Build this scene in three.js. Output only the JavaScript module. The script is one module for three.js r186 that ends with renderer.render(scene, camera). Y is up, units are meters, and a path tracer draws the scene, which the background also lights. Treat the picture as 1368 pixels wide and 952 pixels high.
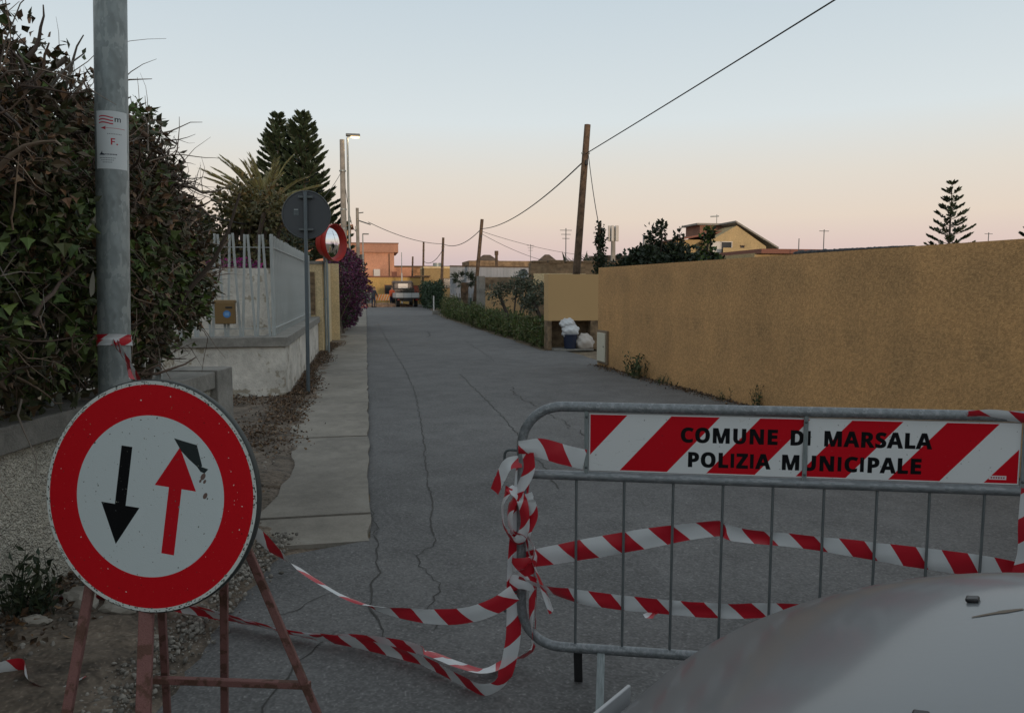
import * as THREE from 'three';
import { mergeGeometries, mergeVertices } from 'three/addons/utils/BufferGeometryUtils.js';
import { RoundedBoxGeometry } from 'three/addons/geometries/RoundedBoxGeometry.js';
import { MarchingCubes } from 'three/addons/objects/MarchingCubes.js';

// ------------------------------------------------------------ camera, sky, sun, exposure
const scene = new THREE.Scene();
const camera = new THREE.PerspectiveCamera(50.9, 1024 / 712, 0.05, 900);
camera.position.set(0, 1.7, 0);
camera.rotation.order = 'YXZ';
camera.rotation.set(-5.26 * Math.PI / 180, -11 * Math.PI / 180, 0);
const renderer = new THREE.WebGLRenderer({ antialias: true });
renderer.toneMapping = THREE.LinearToneMapping;
renderer.toneMappingExposure = 1.0;
renderer.shadowMap.enabled = true;

const lin = (v) => { v /= 255; return v <= 0.04045 ? v / 12.92 : ((v + 0.055) / 1.055) ** 2.4; };
{ // clear sky just after sunset: rosy band low down, pale above it, blue overhead
  const stops = [[-90, 120, 110, 105], [-1, 196, 180, 186], [1.5, 208, 188, 189], [3, 222, 200, 192], [5, 229, 213, 197], [8, 226, 219, 208], [12, 218, 226, 228], [20, 200, 213, 221], [35, 196, 205, 211], [60, 177, 185, 191], [90, 166, 174, 182]];
  const W = 256, Hh = 1024, data = new Float32Array(W * Hh * 4);
  for (let j = 0; j < Hh; j++) {
    const el = ((j + 0.5) / Hh - 0.5) * 180;
    let k = 0; while (k < stops.length - 2 && el > stops[k + 1][0]) k++;
    const a = stops[k], b = stops[k + 1], t0 = Math.min(1, Math.max(0, (el - a[0]) / (b[0] - a[0]))), t = t0;
    for (let i = 0; i < W; i++) {
      const o = (j * W + i) * 4;
      for (let c = 0; c < 3; c++) data[o + c] = lin(a[c + 1] + (b[c + 1] - a[c + 1]) * t);
      data[o + 3] = 1;
    }
  }
  const sky = new THREE.DataTexture(data, W, Hh, THREE.RGBAFormat, THREE.FloatType);
  sky.mapping = THREE.EquirectangularReflectionMapping; sky.magFilter = THREE.LinearFilter; sky.needsUpdate = true;
  scene.background = sky; scene.environment = sky;
}
const sun = new THREE.DirectionalLight(new THREE.Color().setRGB(1, 0.74, 0.52), 2.0); // low evening glow behind the photographer
sun.position.set(11, 5.5, 60); sun.target.position.set(0, 0, -10);
sun.castShadow = true; sun.shadow.radius = 8; sun.shadow.mapSize.set(2048, 2048);
Object.assign(sun.shadow.camera, { left: -60, right: 60, top: 40, bottom: -40, near: 1, far: 200 });
scene.add(sun, sun.target);

// ------------------------------------------------------------ helpers
const V = (x, y, z) => new THREE.Vector3(x, y, z);
let seed = 7;
const rnd = () => { seed = (seed + 0x6d2b79f5) | 0; let t = Math.imul(seed ^ (seed >>> 15), 1 | seed); t = (t + Math.imul(t ^ (t >>> 7), 61 | t)) ^ t; return ((t ^ (t >>> 14)) >>> 0) / 4294967296; };
const rr = (a, b) => a + (b - a) * rnd();
const gauss = () => (rnd() + rnd() + rnd() + rnd() - 2) * 1.0;
const lerp = (a, b, t) => a + (b - a) * t, clamp = (v, a = 0, b = 1) => Math.min(b, Math.max(a, v));
const sstep = (a, b, x) => { const t = clamp((x - a) / (b - a)); return t * t * (3 - 2 * t); };
function hash(x, y, s) { let h = Math.imul(x, 374761393) ^ Math.imul(y, 668265263) ^ Math.imul(s, 1274126177); h = Math.imul(h ^ (h >>> 13), 1274126177); return ((h ^ (h >>> 16)) >>> 0) / 4294967296; }
function vnoise(x, y, per, s) { // value noise that tiles with period per
  const ix = Math.floor(x), iy = Math.floor(y), fx = x - ix, fy = y - iy, u = fx * fx * (3 - 2 * fx), v = fy * fy * (3 - 2 * fy);
  const m = (k) => per ? ((k % per) + per) % per : k;
  const a = hash(m(ix), m(iy), s), b = hash(m(ix + 1), m(iy), s), c = hash(m(ix), m(iy + 1), s), d = hash(m(ix + 1), m(iy + 1), s);
  return a + (b - a) * u + (c - a) * v + (a - b - c + d) * u * v;
}
function fbm(x, y, per, oct, s) { let a = 0.5, t = 0, n = 0, f = 1; for (let o = 0; o < oct; o++) { t += a * vnoise(x * f, y * f, per ? per * f : 0, s + o * 17); n += a; a *= 0.55; f *= 2; } return t / n; }
function makeTex(n, fn, colour) { // fn(u, v) gives [r, g, b] linear or a grey value
  const d = new Uint8Array(n * n * 4);
  for (let j = 0; j < n; j++) for (let i = 0; i < n; i++) {
    const c = fn(i / n, j / n), o = (j * n + i) * 4;
    for (let k = 0; k < 3; k++) { const v = clamp(Array.isArray(c) ? c[k] : c); d[o + k] = 255 * (colour ? (v <= 0.0031308 ? v * 12.92 : 1.055 * v ** (1 / 2.4) - 0.055) : v); }
    d[o + 3] = 255;
  }
  const t = new THREE.DataTexture(d, n, n); t.wrapS = t.wrapT = THREE.RepeatWrapping; t.magFilter = THREE.LinearFilter; if (colour) t.colorSpace = THREE.SRGBColorSpace; t.needsUpdate = true;
  return t;
}
function canvasTex(w, h, draw) {
  const c = document.createElement('canvas'); c.width = w; c.height = h; draw(c.getContext('2d'), w, h);
  const t = new THREE.CanvasTexture(c); t.colorSpace = THREE.SRGBColorSpace; t.wrapS = t.wrapT = THREE.RepeatWrapping; t.magFilter = THREE.LinearFilter; return t;
}
const rep = (t, x, y = x) => { const c = t.clone(); c.repeat.set(x, y); c.needsUpdate = true; return c; };
const col = (r, g, b) => new THREE.Color().setRGB(r, g, b);
function mat(r, g, b, rough = 0.85, more = {}) { return new THREE.MeshStandardMaterial({ color: col(r, g, b), roughness: rough, side: THREE.DoubleSide, ...more }); }
function phys(r, g, b, rough = 0.5, more = {}) { return new THREE.MeshPhysicalMaterial({ color: col(r, g, b), roughness: rough, side: THREE.DoubleSide, ...more }); }

const names = {};
function numbered(n) { if (!(n in names)) { names[n] = 0; return n; } names[n]++; return n + '_' + String(names[n]).padStart(3, '0'); }
function tag(o, label, category, group, kind) { if (label) o.userData.label = label; if (category) o.userData.category = category; if (group) o.userData.group = group; if (kind) o.userData.kind = kind; return o; }
function thing(name, label, category, pos = [0, 0, 0], turn = 0, group, kind) {
  const o = new THREE.Group(); o.name = numbered(name); o.position.set(...pos); o.rotation.y = turn; scene.add(o);
  return tag(o, label, category, group, kind);
}
function part(parent, name, geo, m, kind) { const o = new THREE.Mesh(geo, m); o.name = parent === scene ? numbered(name) : name; parent.add(o); if (kind) o.userData.kind = kind; return o; }
function solo(name, geo, m, label, category, group, kind) { return tag(part(scene, name, geo, m), label, category, group, kind); }
function copyOf(o, pos, turn, label) { const c = o.clone(); c.name = numbered(o.name.replace(/_\d{3}$/, '')); c.userData = { ...o.userData }; if (label) c.userData.label = label; c.position.set(...pos); c.rotation.y = turn; scene.add(c); return c; }

const box = (w, h, d, x = 0, y = 0, z = 0) => new THREE.BoxGeometry(w, h, d).translate(x, y, z);
const rbox = (w, h, d, x = 0, y = 0, z = 0, r = 0.01) => new RoundedBoxGeometry(w, h, d, 2, Math.min(r, w / 2.01, h / 2.01, d / 2.01)).translate(x, y, z);
function rod(p, q, r0, r1 = r0, seg = 10) { // a tapered round bar from p to q
  const a = V(...p), b = V(...q), L = a.distanceTo(b), g = new THREE.CylinderGeometry(r1, r0, L, seg, 1).translate(0, L / 2, 0);
  g.applyQuaternion(new THREE.Quaternion().setFromUnitVectors(V(0, 1, 0), b.clone().sub(a).normalize())); return g.translate(...p);
}
function bar(p, q, w, d, up = [0, 0, 1]) { // a square bar from p to q
  const a = V(...p), b = V(...q), y = b.clone().sub(a), L = y.length(); y.normalize();
  const x = V().crossVectors(y, V(...up)).normalize(), z = V().crossVectors(x, y);
  return new RoundedBoxGeometry(w, L, d, 1, Math.min(w, d) * 0.15).translate(0, L / 2, 0).applyMatrix4(new THREE.Matrix4().makeBasis(x, y, z).setPosition(a));
}
function tube(pts, r, n = 24, seg = 8) { return new THREE.TubeGeometry(new THREE.CatmullRomCurve3(pts.map((p) => V(...p)), false, 'centripetal'), n, r, seg); }
function merge(list) { const a = list.map((g) => { const h = g.index ? g.toNonIndexed() : g; for (const k of Object.keys(h.attributes)) if (!['position', 'normal', 'uv'].includes(k)) h.deleteAttribute(k); return h; }); return mergeGeometries(a); }
function metric(geo, k = 1, off = 0) { // uv in metres, each face laid out along its main direction
  const g = geo.index ? geo.toNonIndexed() : geo, p = g.attributes.position, uv = new Float32Array(p.count * 2), a = V(), b = V(), c = V();
  for (let i = 0; i < p.count; i += 3) {
    a.fromBufferAttribute(p, i); b.fromBufferAttribute(p, i + 1); c.fromBufferAttribute(p, i + 2);
    const n = b.clone().sub(a).cross(c.clone().sub(a)), x = Math.abs(n.x), y = Math.abs(n.y), z = Math.abs(n.z);
    [a, b, c].forEach((v, j) => { const o = (i + j) * 2; if (y >= x && y >= z) { uv[o] = v.x * k; uv[o + 1] = v.z * k; } else if (x >= z) { uv[o] = v.z * k; uv[o + 1] = v.y * k; } else { uv[o] = v.x * k; uv[o + 1] = v.y * k; } uv[o] += off; });
  }
  g.setAttribute('uv', new THREE.BufferAttribute(uv, 2)); return g;
}
function patches(geo, amount, scale, s, tint = [1, 1, 1]) { // uneven tone from place to place
  const p = geo.attributes.position, c = new Float32Array(p.count * 3);
  for (let i = 0; i < p.count; i++) {
    const x = p.getX(i), y = p.getY(i), z = p.getZ(i), n = fbm((x + y * 0.37 + 100) * scale, (z + y * 0.93 + 100) * scale, 0, 4, s) - 0.5, f = 1 + n * 2 * amount;
    for (let k = 0; k < 3; k++) c[i * 3 + k] = f * (1 + (tint[k] - 1) * Math.max(0, n * 2));
  }
  geo.setAttribute('color', new THREE.BufferAttribute(c, 3)); return geo;
}
function gridBox(w, h, d, step) { return new THREE.BoxGeometry(w, h, d, Math.max(1, Math.round(w / step)), Math.max(1, Math.round(h / step)), Math.max(1, Math.round(d / step))); }

// leaves: many small folded blades gathered in one geometry, coloured one by one
class Leaves {
  constructor() { this.p = []; this.c = []; this.i = []; }
  blade(b, dir, len, wid, c, lobed = false) {
    const d = dir.clone().normalize(), r = V(rr(-1, 1), rr(-1, 1), rr(-1, 1)), s = V().crossVectors(d, r).normalize(), n = V().crossVectors(s, d);
    const at = (u, v, w) => [b.x + d.x * u + s.x * v + n.x * w, b.y + d.y * u + s.y * v + n.y * w, b.z + d.z * u + s.z * v + n.z * w], k = this.p.length / 3;
    const f = wid * rr(0.15, 0.5), put = (q) => this.p.push(...q);
    if (lobed) {
      put(b.toArray()); put(at(len * 0.12, wid, f)); put(at(len * 0.45, wid * 0.45, f * 0.5)); put(at(len, 0, -f * 0.6)); put(at(len * 0.45, -wid * 0.45, f * 0.5)); put(at(len * 0.12, -wid, f));
      this.i.push(k, k + 1, k + 2, k, k + 2, k + 3, k, k + 3, k + 4, k, k + 4, k + 5);
      for (let j = 0; j < 6; j++) this.c.push(...c);
    } else {
      put(b.toArray()); put(at(len * 0.45, wid, f)); put(at(len, 0, -f * 0.5)); put(at(len * 0.45, -wid, f));
      this.i.push(k, k + 1, k + 2, k, k + 2, k + 3);
      for (let j = 0; j < 4; j++) this.c.push(...c);
    }
  }
  geo() { const g = new THREE.BufferGeometry(); g.setAttribute('position', new THREE.Float32BufferAttribute(this.p, 3)); g.setAttribute('color', new THREE.Float32BufferAttribute(this.c, 3)); g.setIndex(this.i); return g; }
}
const leafMat = new THREE.MeshPhysicalMaterial({ vertexColors: true, roughness: 0.6, side: THREE.DoubleSide, transmission: 0.0 });
const twigMat = new THREE.MeshStandardMaterial({ vertexColors: true, roughness: 0.9, side: THREE.DoubleSide });
const shade = (c, a = 0.35) => { const f = rr(1 - a, 1 + a), h = rr(-0.12, 0.12); return [c[0] * f * (1 + h), c[1] * f, c[2] * f * (1 - h)]; };
const pick = (a) => a[Math.floor(rnd() * a.length)];
const ball = () => { let v; do v = V(rr(-1, 1), rr(-1, 1), rr(-1, 1)); while (v.lengthSq() > 1); return v; };
function clump(L, c, r, n, len, wid, cols, lobed = false, droop = 0) {
  for (let k = 0; k < n; k++) {
    const o = ball(), q = V(c.x + o.x * r[0], c.y + o.y * r[1], c.z + o.z * r[2]), d = o.clone().add(V(gauss() * 0.7, gauss() * 0.7 - droop, gauss() * 0.7));
    const s = rr(0.65, 1.3); L.blade(q, d, len * s, wid * s, shade(pick(cols)), lobed);
  }
}
function twig(list, p, dir, len, r, bend = 0.5, n = 4, sides = 4) {
  const pts = [p.clone()], d = dir.clone().normalize();
  for (let k = 0; k < n; k++) { d.add(V(gauss() * bend, gauss() * bend, gauss() * bend)).normalize(); pts.push(pts[k].clone().addScaledVector(d, len / n)); }
  const g = new THREE.TubeGeometry(new THREE.CatmullRomCurve3(pts), n, r, sides), q = g.attributes.position;
  for (let i = 0; i <= n; i++) for (let j = 0; j <= sides; j++) { const m = i * (sides + 1) + j, t = 1 - 0.75 * i / n; q.setXYZ(m, lerp(pts[i].x, q.getX(m), t), lerp(pts[i].y, q.getY(m), t), lerp(pts[i].z, q.getZ(m), t)); }
  list.push(g); return pts;
}
function paint(g, c) { const n = g.attributes.position.count, a = new Float32Array(n * 3); for (let i = 0; i < n; i++) a.set(c, i * 3); g.setAttribute('color', new THREE.BufferAttribute(a, 3)); return g; }
const joinTwigs = (list) => mergeGeometries(list.map((g) => { const h = g.toNonIndexed(); h.deleteAttribute('uv'); return h; }));

// ------------------------------------------------------------ materials
const T = {};
T.asphalt = makeTex(1024, (u, v) => { const a = vnoise(u * 340, v * 340, 340, 3), b = vnoise(u * 170, v * 170, 170, 9), c = fbm(u * 12, v * 12, 12, 4, 21); const s = 0.138 * (0.66 + 0.5 * a * a + 0.26 * b + (c - 0.5) * 0.45) + (a > 0.93 ? 0.07 : 0); return [s * 1.01, s, s * 0.99]; }, true);
T.asphaltBump = makeTex(1024, (u, v) => 0.6 * vnoise(u * 340, v * 340, 340, 3) + 0.4 * vnoise(u * 170, v * 170, 170, 9));
T.concrete = makeTex(1024, (u, v) => { const a = vnoise(u * 400, v * 400, 400, 5), c = fbm(u * 8, v * 8, 8, 6, 31), d = fbm(u * 40, v * 40, 40, 3, 41); const s = 0.72 + 0.16 * a + (c - 0.5) * 0.55 + (d - 0.5) * 0.3; return [s, s * 0.985, s * 0.95]; }, true);
T.grain = makeTex(512, (u, v) => 0.5 * vnoise(u * 200, v * 200, 200, 5) + 0.5 * fbm(u * 24, v * 24, 24, 4, 6));
T.stucco = makeTex(1024, (u, v) => { const a = fbm(u * 90, v * 90, 90, 3, 77), b = vnoise(u * 240, v * 240, 240, 78); return clamp(0.55 * a + 0.5 * b); });
T.stuccoCol = makeTex(1024, (u, v) => { const a = fbm(u * 90, v * 90, 90, 3, 77), b = fbm(u * 5, v * 5, 5, 5, 80), s = 0.78 + (a - 0.5) * 0.55 + (b - 0.5) * 0.35; return [s, s * (1 - (b - 0.5) * 0.06), s * (1 - (b - 0.5) * 0.12)]; }, true);
T.plaster = makeTex(1024, (u, v) => { // old limewash with flakes and grime spots
  const a = fbm(u * 6, v * 6, 6, 6, 90), b = fbm(u * 30, v * 30, 30, 4, 91), f = sstep(0.62, 0.72, fbm(u * 16, v * 16, 16, 5, 92)), s = 0.8 + (a - 0.5) * 0.5 + (b - 0.5) * 0.3;
  return [s * lerp(1, 0.62, f), s * lerp(0.985, 0.57, f), s * lerp(0.95, 0.48, f)];
}, true);
T.zinc = makeTex(512, (u, v) => { const a = fbm(u * 9, v * 9, 9, 5, 61), b = vnoise(u * 40 + 3 * a, v * 14, 0, 62), f = sstep(0.55, 0.62, fbm(u * 14, v * 7, 14, 4, 63)), s = 0.78 + (a - 0.5) * 0.5 + (b - 0.5) * 0.22 + f * 0.45; return [s * 0.97, s, s * 1.01]; }, true);
T.dirt = makeTex(1024, (u, v) => { const a = fbm(u * 10, v * 10, 10, 6, 51), b = vnoise(u * 220, v * 220, 220, 52), c = fbm(u * 50, v * 50, 50, 3, 53), g = b > 0.86 ? 0.25 : 0, s = 0.5 + (a - 0.5) * 0.8 + (c - 0.5) * 0.6 + 0.2 * b + g; return [s, s * 0.86, s * 0.7]; }, true);
T.dirtBump = makeTex(512, (u, v) => 0.5 * fbm(u * 50, v * 50, 50, 3, 53) + 0.5 * vnoise(u * 120, v * 120, 120, 52));
T.stone = makeTex(512, (u, v) => { const a = fbm(u * 10, v * 10, 10, 6, 101), b = fbm(u * 4, v * 14, 0, 4, 102), s = 0.62 + (a - 0.5) * 0.9 + (b - 0.5) * 0.5; return [s, s * 0.88, s * 0.72]; }, true);
T.rust = makeTex(512, (u, v) => { const a = fbm(u * 12, v * 12, 12, 5, 111), f = sstep(0.55, 0.68, a), g = vnoise(u * 60, v * 60, 60, 112); return [lerp(0.19, 0.10, f) + g * 0.02, lerp(0.085, 0.045, f) + g * 0.012, lerp(0.075, 0.03, f) + g * 0.01]; }, true);

const M = {};
M.asphalt = new THREE.MeshStandardMaterial({ map: T.asphalt, bumpMap: T.asphaltBump, bumpScale: 0.004, roughness: 0.92, vertexColors: true, side: THREE.DoubleSide });
M.pavement = new THREE.MeshStandardMaterial({ color: col(0.29, 0.268, 0.235), map: T.concrete, bumpMap: T.grain, bumpScale: 0.003, roughness: 0.95, side: THREE.DoubleSide });
M.dirt = new THREE.MeshStandardMaterial({ color: col(0.225, 0.208, 0.195), map: T.dirt, bumpMap: T.dirtBump, bumpScale: 0.015, roughness: 1, vertexColors: true, side: THREE.DoubleSide });
M.ground = new THREE.MeshStandardMaterial({ color: col(0.3, 0.27, 0.22), map: T.dirt, roughness: 1, side: THREE.DoubleSide });
M.tan = new THREE.MeshStandardMaterial({ color: col(0.6, 0.35, 0.15), map: T.stuccoCol, bumpMap: T.stucco, bumpScale: 0.006, roughness: 0.95, vertexColors: true, side: THREE.DoubleSide });
M.yellow = new THREE.MeshStandardMaterial({ color: col(0.66, 0.43, 0.22), map: T.stuccoCol, bumpMap: T.grain, bumpScale: 0.004, roughness: 0.9, side: THREE.DoubleSide });
M.cream = new THREE.MeshStandardMaterial({ color: col(0.8, 0.63, 0.37), map: T.stuccoCol, bumpMap: T.grain, bumpScale: 0.004, roughness: 0.9, side: THREE.DoubleSide });
M.white = new THREE.MeshStandardMaterial({ color: col(0.76, 0.73, 0.68), map: T.plaster, bumpMap: T.stucco, bumpScale: 0.01, roughness: 0.95, side: THREE.DoubleSide });
M.roughcast = new THREE.MeshStandardMaterial({ color: col(0.74, 0.69, 0.58), map: T.stuccoCol, bumpMap: T.stucco, bumpScale: 0.03, roughness: 0.95, side: THREE.DoubleSide });
M.coping = new THREE.MeshStandardMaterial({ color: col(0.3, 0.29, 0.27), map: T.concrete, bumpMap: T.grain, bumpScale: 0.004, roughness: 0.95, side: THREE.DoubleSide });
M.stone = new THREE.MeshStandardMaterial({ color: col(0.34, 0.27, 0.2), map: T.stone, bumpMap: T.grain, bumpScale: 0.02, roughness: 1, side: THREE.DoubleSide });
M.zinc = new THREE.MeshStandardMaterial({ color: col(0.3, 0.335, 0.335), map: T.zinc, roughness: 0.5, metalness: 0.35, side: THREE.DoubleSide });
M.zincDark = new THREE.MeshStandardMaterial({ color: col(0.13, 0.145, 0.15), map: T.zinc, roughness: 0.55, metalness: 0.4, side: THREE.DoubleSide });
M.fence = new THREE.MeshStandardMaterial({ color: col(0.46, 0.48, 0.47), map: T.zinc, roughness: 0.6, metalness: 0.1, side: THREE.DoubleSide });
M.rust = new THREE.MeshStandardMaterial({ map: T.rust, bumpMap: T.grain, bumpScale: 0.002, roughness: 0.8, side: THREE.DoubleSide });
M.wood = new THREE.MeshStandardMaterial({ color: col(0.17, 0.13, 0.105), map: T.stone, roughness: 0.95, side: THREE.DoubleSide });
M.black = mat(0.012, 0.012, 0.013, 0.5);
M.dark = mat(0.03, 0.03, 0.032, 0.7);
M.wire = mat(0.03, 0.03, 0.03, 0.7);
M.glass = phys(0.03, 0.035, 0.04, 0.12);

// ------------------------------------------------------------ the setting: ground, road, pavement
{
  const g = new THREE.PlaneGeometry(900, 900, 30, 30).rotateX(-Math.PI / 2).translate(0, -0.04, -150);
  tag(part(scene, 'ground', metric(g, 0.4), M.ground), null, null, null, 'structure');
}
const roadL = (z) => { const n = (vnoise(z * 2.1, 4, 0, 5) - 0.5) * 0.06; return (z > -4.9 ? lerp(-0.64, -1.15, clamp((z + 4.9) / 3)) : z > -5.05 ? lerp(-0.64, 0, (-4.9 - z) / 0.15) : -0.02) + n; };
const roadR = (z) => (z > -15.6 ? 5.0 + 0.0712 * (z + 15.8) + 0.02 : z > -19.6 ? 5.35 : z > -45 ? lerp(4.75, 4.35, clamp((-z - 20) / 20)) : z > -64 ? lerp(4.35, 5.2, (-z - 45) / 20) : 8) + (vnoise(z * 1.3, 9, 0, 6) - 0.5) * 0.16;
{
  const zs = []; for (let z = 7; z > -82; z -= z > -25 ? 0.16 : 0.8) zs.push(z);
  const nx = 44, pos = [], uv = [], idx = [];
  zs.forEach((z, j) => { const a = roadL(z), b = roadR(z); for (let i = 0; i <= nx; i++) { const x = lerp(a, b, i / nx), y = (fbm(x * 0.8 + 50, z * 0.8 + 200, 0, 3, 8) - 0.5) * 0.02 - (i === 0 || i === nx ? 0.03 : 0); pos.push(x, y, z); uv.push(x / 3, z / 3); if (j && i) { const k = j * (nx + 1) + i; idx.push(k, k - 1, k - nx - 2, k, k - nx - 2, k - nx - 1); } } });
  const g = new THREE.BufferGeometry(); g.setAttribute('position', new THREE.Float32BufferAttribute(pos, 3)); g.setAttribute('uv', new THREE.Float32BufferAttribute(uv, 2)); g.setIndex(idx); g.computeVertexNormals(); patches(g, 0.22, 0.45, 15, [1.03, 1.02, 1]);
  const road = tag(part(scene, 'road', g, M.asphalt), 'worn grey asphalt road running between the walls', null, null, 'structure');
  // open cracks and old joints in the asphalt
  const crackM = mat(0.062, 0.06, 0.056, 1);
  const crack = (pts, w, wob) => {
    const c = new THREE.CatmullRomCurve3(pts.map(([x, z]) => V(x, 0, z))), L = c.getLength(), n = Math.max(12, Math.round(L / 0.06)), p = [], ix = [];
    for (let i = 0; i <= n; i++) {
      const q = c.getPointAt(i / n), t = c.getTangentAt(i / n), e = (vnoise(i * 0.35, pts[0][0] * 7, 0, 66) - 0.5) * wob + (vnoise(i * 1.3, pts[0][1] * 3, 0, 67) - 0.5) * wob * 0.5, ww = w * 0.55 * (0.25 + 1.1 * vnoise(i * 0.8, pts[0][0] * 3, 0, 68)) * (i === 0 || i === n ? 0.1 : 1);
      const sx = -t.z, sz = t.x; q.x += sx * e; q.z += sz * e; const y = (fbm(q.x * 0.8 + 50, q.z * 0.8 + 200, 0, 3, 8) - 0.5) * 0.02 + 0.004;
      p.push(q.x + sx * ww, y, q.z + sz * ww, q.x - sx * ww, y, q.z - sz * ww); if (i) { const k = i * 2; ix.push(k, k + 1, k - 2, k + 1, k - 1, k - 2); }
    }
    const h = new THREE.BufferGeometry(); h.setAttribute('position', new THREE.Float32BufferAttribute(p, 3)); h.setIndex(ix); h.computeVertexNormals(); part(road, 'crack', h, crackM);
  };
  crack([[0.52, -38.1], [0.6, -28.2], [0.72, -19.2], [0.77, -15.5], [0.74, -11.9], [0.64, -9.2], [0.56, -7.5], [0.5, -6.4], [0.46, -5.6], [0.42, -5]], 0.012, 0.05);
  crack([[1.8, -14.7], [1.78, -13.4], [1.76, -10.7], [1.71, -8.5], [1.59, -6]], 0.013, 0.06);
  crack([[2.41, -12.8], [2.33, -11.5], [2.4, -10.3], [2.44, -8.9], [2.52, -7.6]], 0.014, 0.12);
  crack([[0.42, -5], [0.3, -4.6], [0.35, -4.1], [0.28, -3.6]], 0.007, 0.1);
  crack([[0.02, -5.8], [0.03, -5.2], [0.06, -4.8], [0.03, -4.4], [0.0, -4.0], [0.05, -3.4]], 0.009, 0.06);
  crack([[-0.19, -3.7], [-0.24, -3.6], [-0.32, -3.4], [-0.43, -3.1], [-0.43, -2.8]], 0.008, 0.06);
  crack([[-0.21, -4.2], [-0.29, -4.1], [-0.37, -4.0], [-0.52, -3.9]], 0.006, 0.05);
  crack([[1.71, -16.6], [2.68, -16.3], [3.27, -15.8], [3.9, -15.2]], 0.012, 0.06);
  crack([[2.3, -29], [2.25, -27], [2.05, -25.7], [2.3, -25.2]], 0.03, 0.1);
  crack([[3.1, -24], [3.0, -20], [2.9, -17]], 0.014, 0.1);
  crack([[3.2, -9.5], [3.6, -8.7], [4.4, -8.2]], 0.01, 0.1);
}
{ // worn concrete pavement, cast in bays with open joints
  const pav = thing('pavement', 'worn concrete pavement of long bays beside the road', null, [0, 0, 0], 0, null, 'structure');
  const cuts = [-5.0, -5.62, -8.6, -11.45, -14.6, -18.1, -22.4, -27.2, -33, -40, -48, -58, -68];
  const edge = (z) => lerp(-0.72, -0.95, clamp((-z - 5) / 8)) + (z < -22 ? clamp((-z - 22) / 12) * 0.35 : 0) + (fbm(z * 1.3, 3, 0, 6, 33) - 0.5) * 0.2 - 0.08;
  for (let k = 0; k + 1 < cuts.length; k++) {
    const a = cuts[k] - 0.008, b = cuts[k + 1] + 0.008, s = new THREE.Shape(), n = Math.ceil((a - b) / 0.12), R = [], L = [];
    for (let i = 0; i <= n; i++) { const z = lerp(a, b, i / n); R.push([(vnoise(z * 3.1, 1, 0, 44) - 0.5) * 0.035 - 0.005, z]); L.push([edge(z), z]); }
    if (k === 1) L.forEach((p, i) => { p[0] += 0.12 * Math.sin(Math.PI * i / n); });
    [...R, ...L.reverse()].forEach(([x, z], i) => (i ? s.lineTo(x, -z) : s.moveTo(x, -z)));
    const h = new THREE.ExtrudeGeometry(s, { depth: 0.06, bevelEnabled: false }).rotateX(-Math.PI / 2); h.translate(0, -0.045 + rr(-0.004, 0.004) - (k === 0 ? 0.01 : 0), 0);
    part(pav, 'concrete_bay', metric(h, 0.28, k * 0.37), k % 3 === 1 ? M.pavement2 ||= Object.assign(M.pavement.clone(), { color: col(0.26, 0.242, 0.215) }) : M.pavement);
  }
}
const wallX = (z) => -1.705 + 0.224 * (-z - 4.6);
const vergeY = (x, z) => 0.012 + (fbm(x * 2.3 + 40, z * 2.3 + 90, 0, 5, 12) - 0.45) * 0.09 + 0.05 * clamp((-0.95 - x) / 0.7);
{ // bare earth between the pavement and the garden walls, running into the gateway
  const nx = 80, nz = 620, pos = [], uv = [], idx = [];
  for (let j = 0; j <= nz; j++) for (let i = 0; i <= nx; i++) {
    const z = lerp(4, -27, j / nz), x0 = z > -6.6 ? wallX(z) - 0.06 : z > -11.8 ? -6 : -1.3, x1 = z > -4.75 ? roadL(z) + 0.14 : -0.3, x = lerp(x1, x0, (i / nx) ** 1.25);
    let y = vergeY(x, z); if (z > -4.75) y = lerp(-0.02, y, sstep(0, 0.3, x1 - x)) + (fbm(x * 7 + 9, z * 7 + 60, 0, 4, 19) - 0.5) * 0.03; else y = lerp(-0.035, y, sstep(-0.35, -1.0 + (z < -22 ? 0.2 : 0), x)) + (fbm(x * 5 + 9, z * 5 + 60, 0, 5, 19) - 0.5) * 0.055; if (x < -1.6 && z < -6.6) y = lerp(y, 0.02, 0.6);
    pos.push(x, y, z); uv.push(x / 2.2, z / 2.2); if (i && j) { const k = j * (nx + 1) + i; idx.push(k, k - nx - 2, k - 1, k, k - nx - 1, k - nx - 2); }
  }
  const g = new THREE.BufferGeometry(); g.setAttribute('position', new THREE.Float32BufferAttribute(pos, 3)); g.setAttribute('uv', new THREE.Float32BufferAttribute(uv, 2)); g.setIndex(idx); g.computeVertexNormals(); patches(g, 0.4, 1.2, 18, [1.08, 1, 0.92]);
  tag(part(scene, 'verge', g, M.dirt), 'bare earth verge along the garden walls', null, null, 'structure');
}
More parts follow.
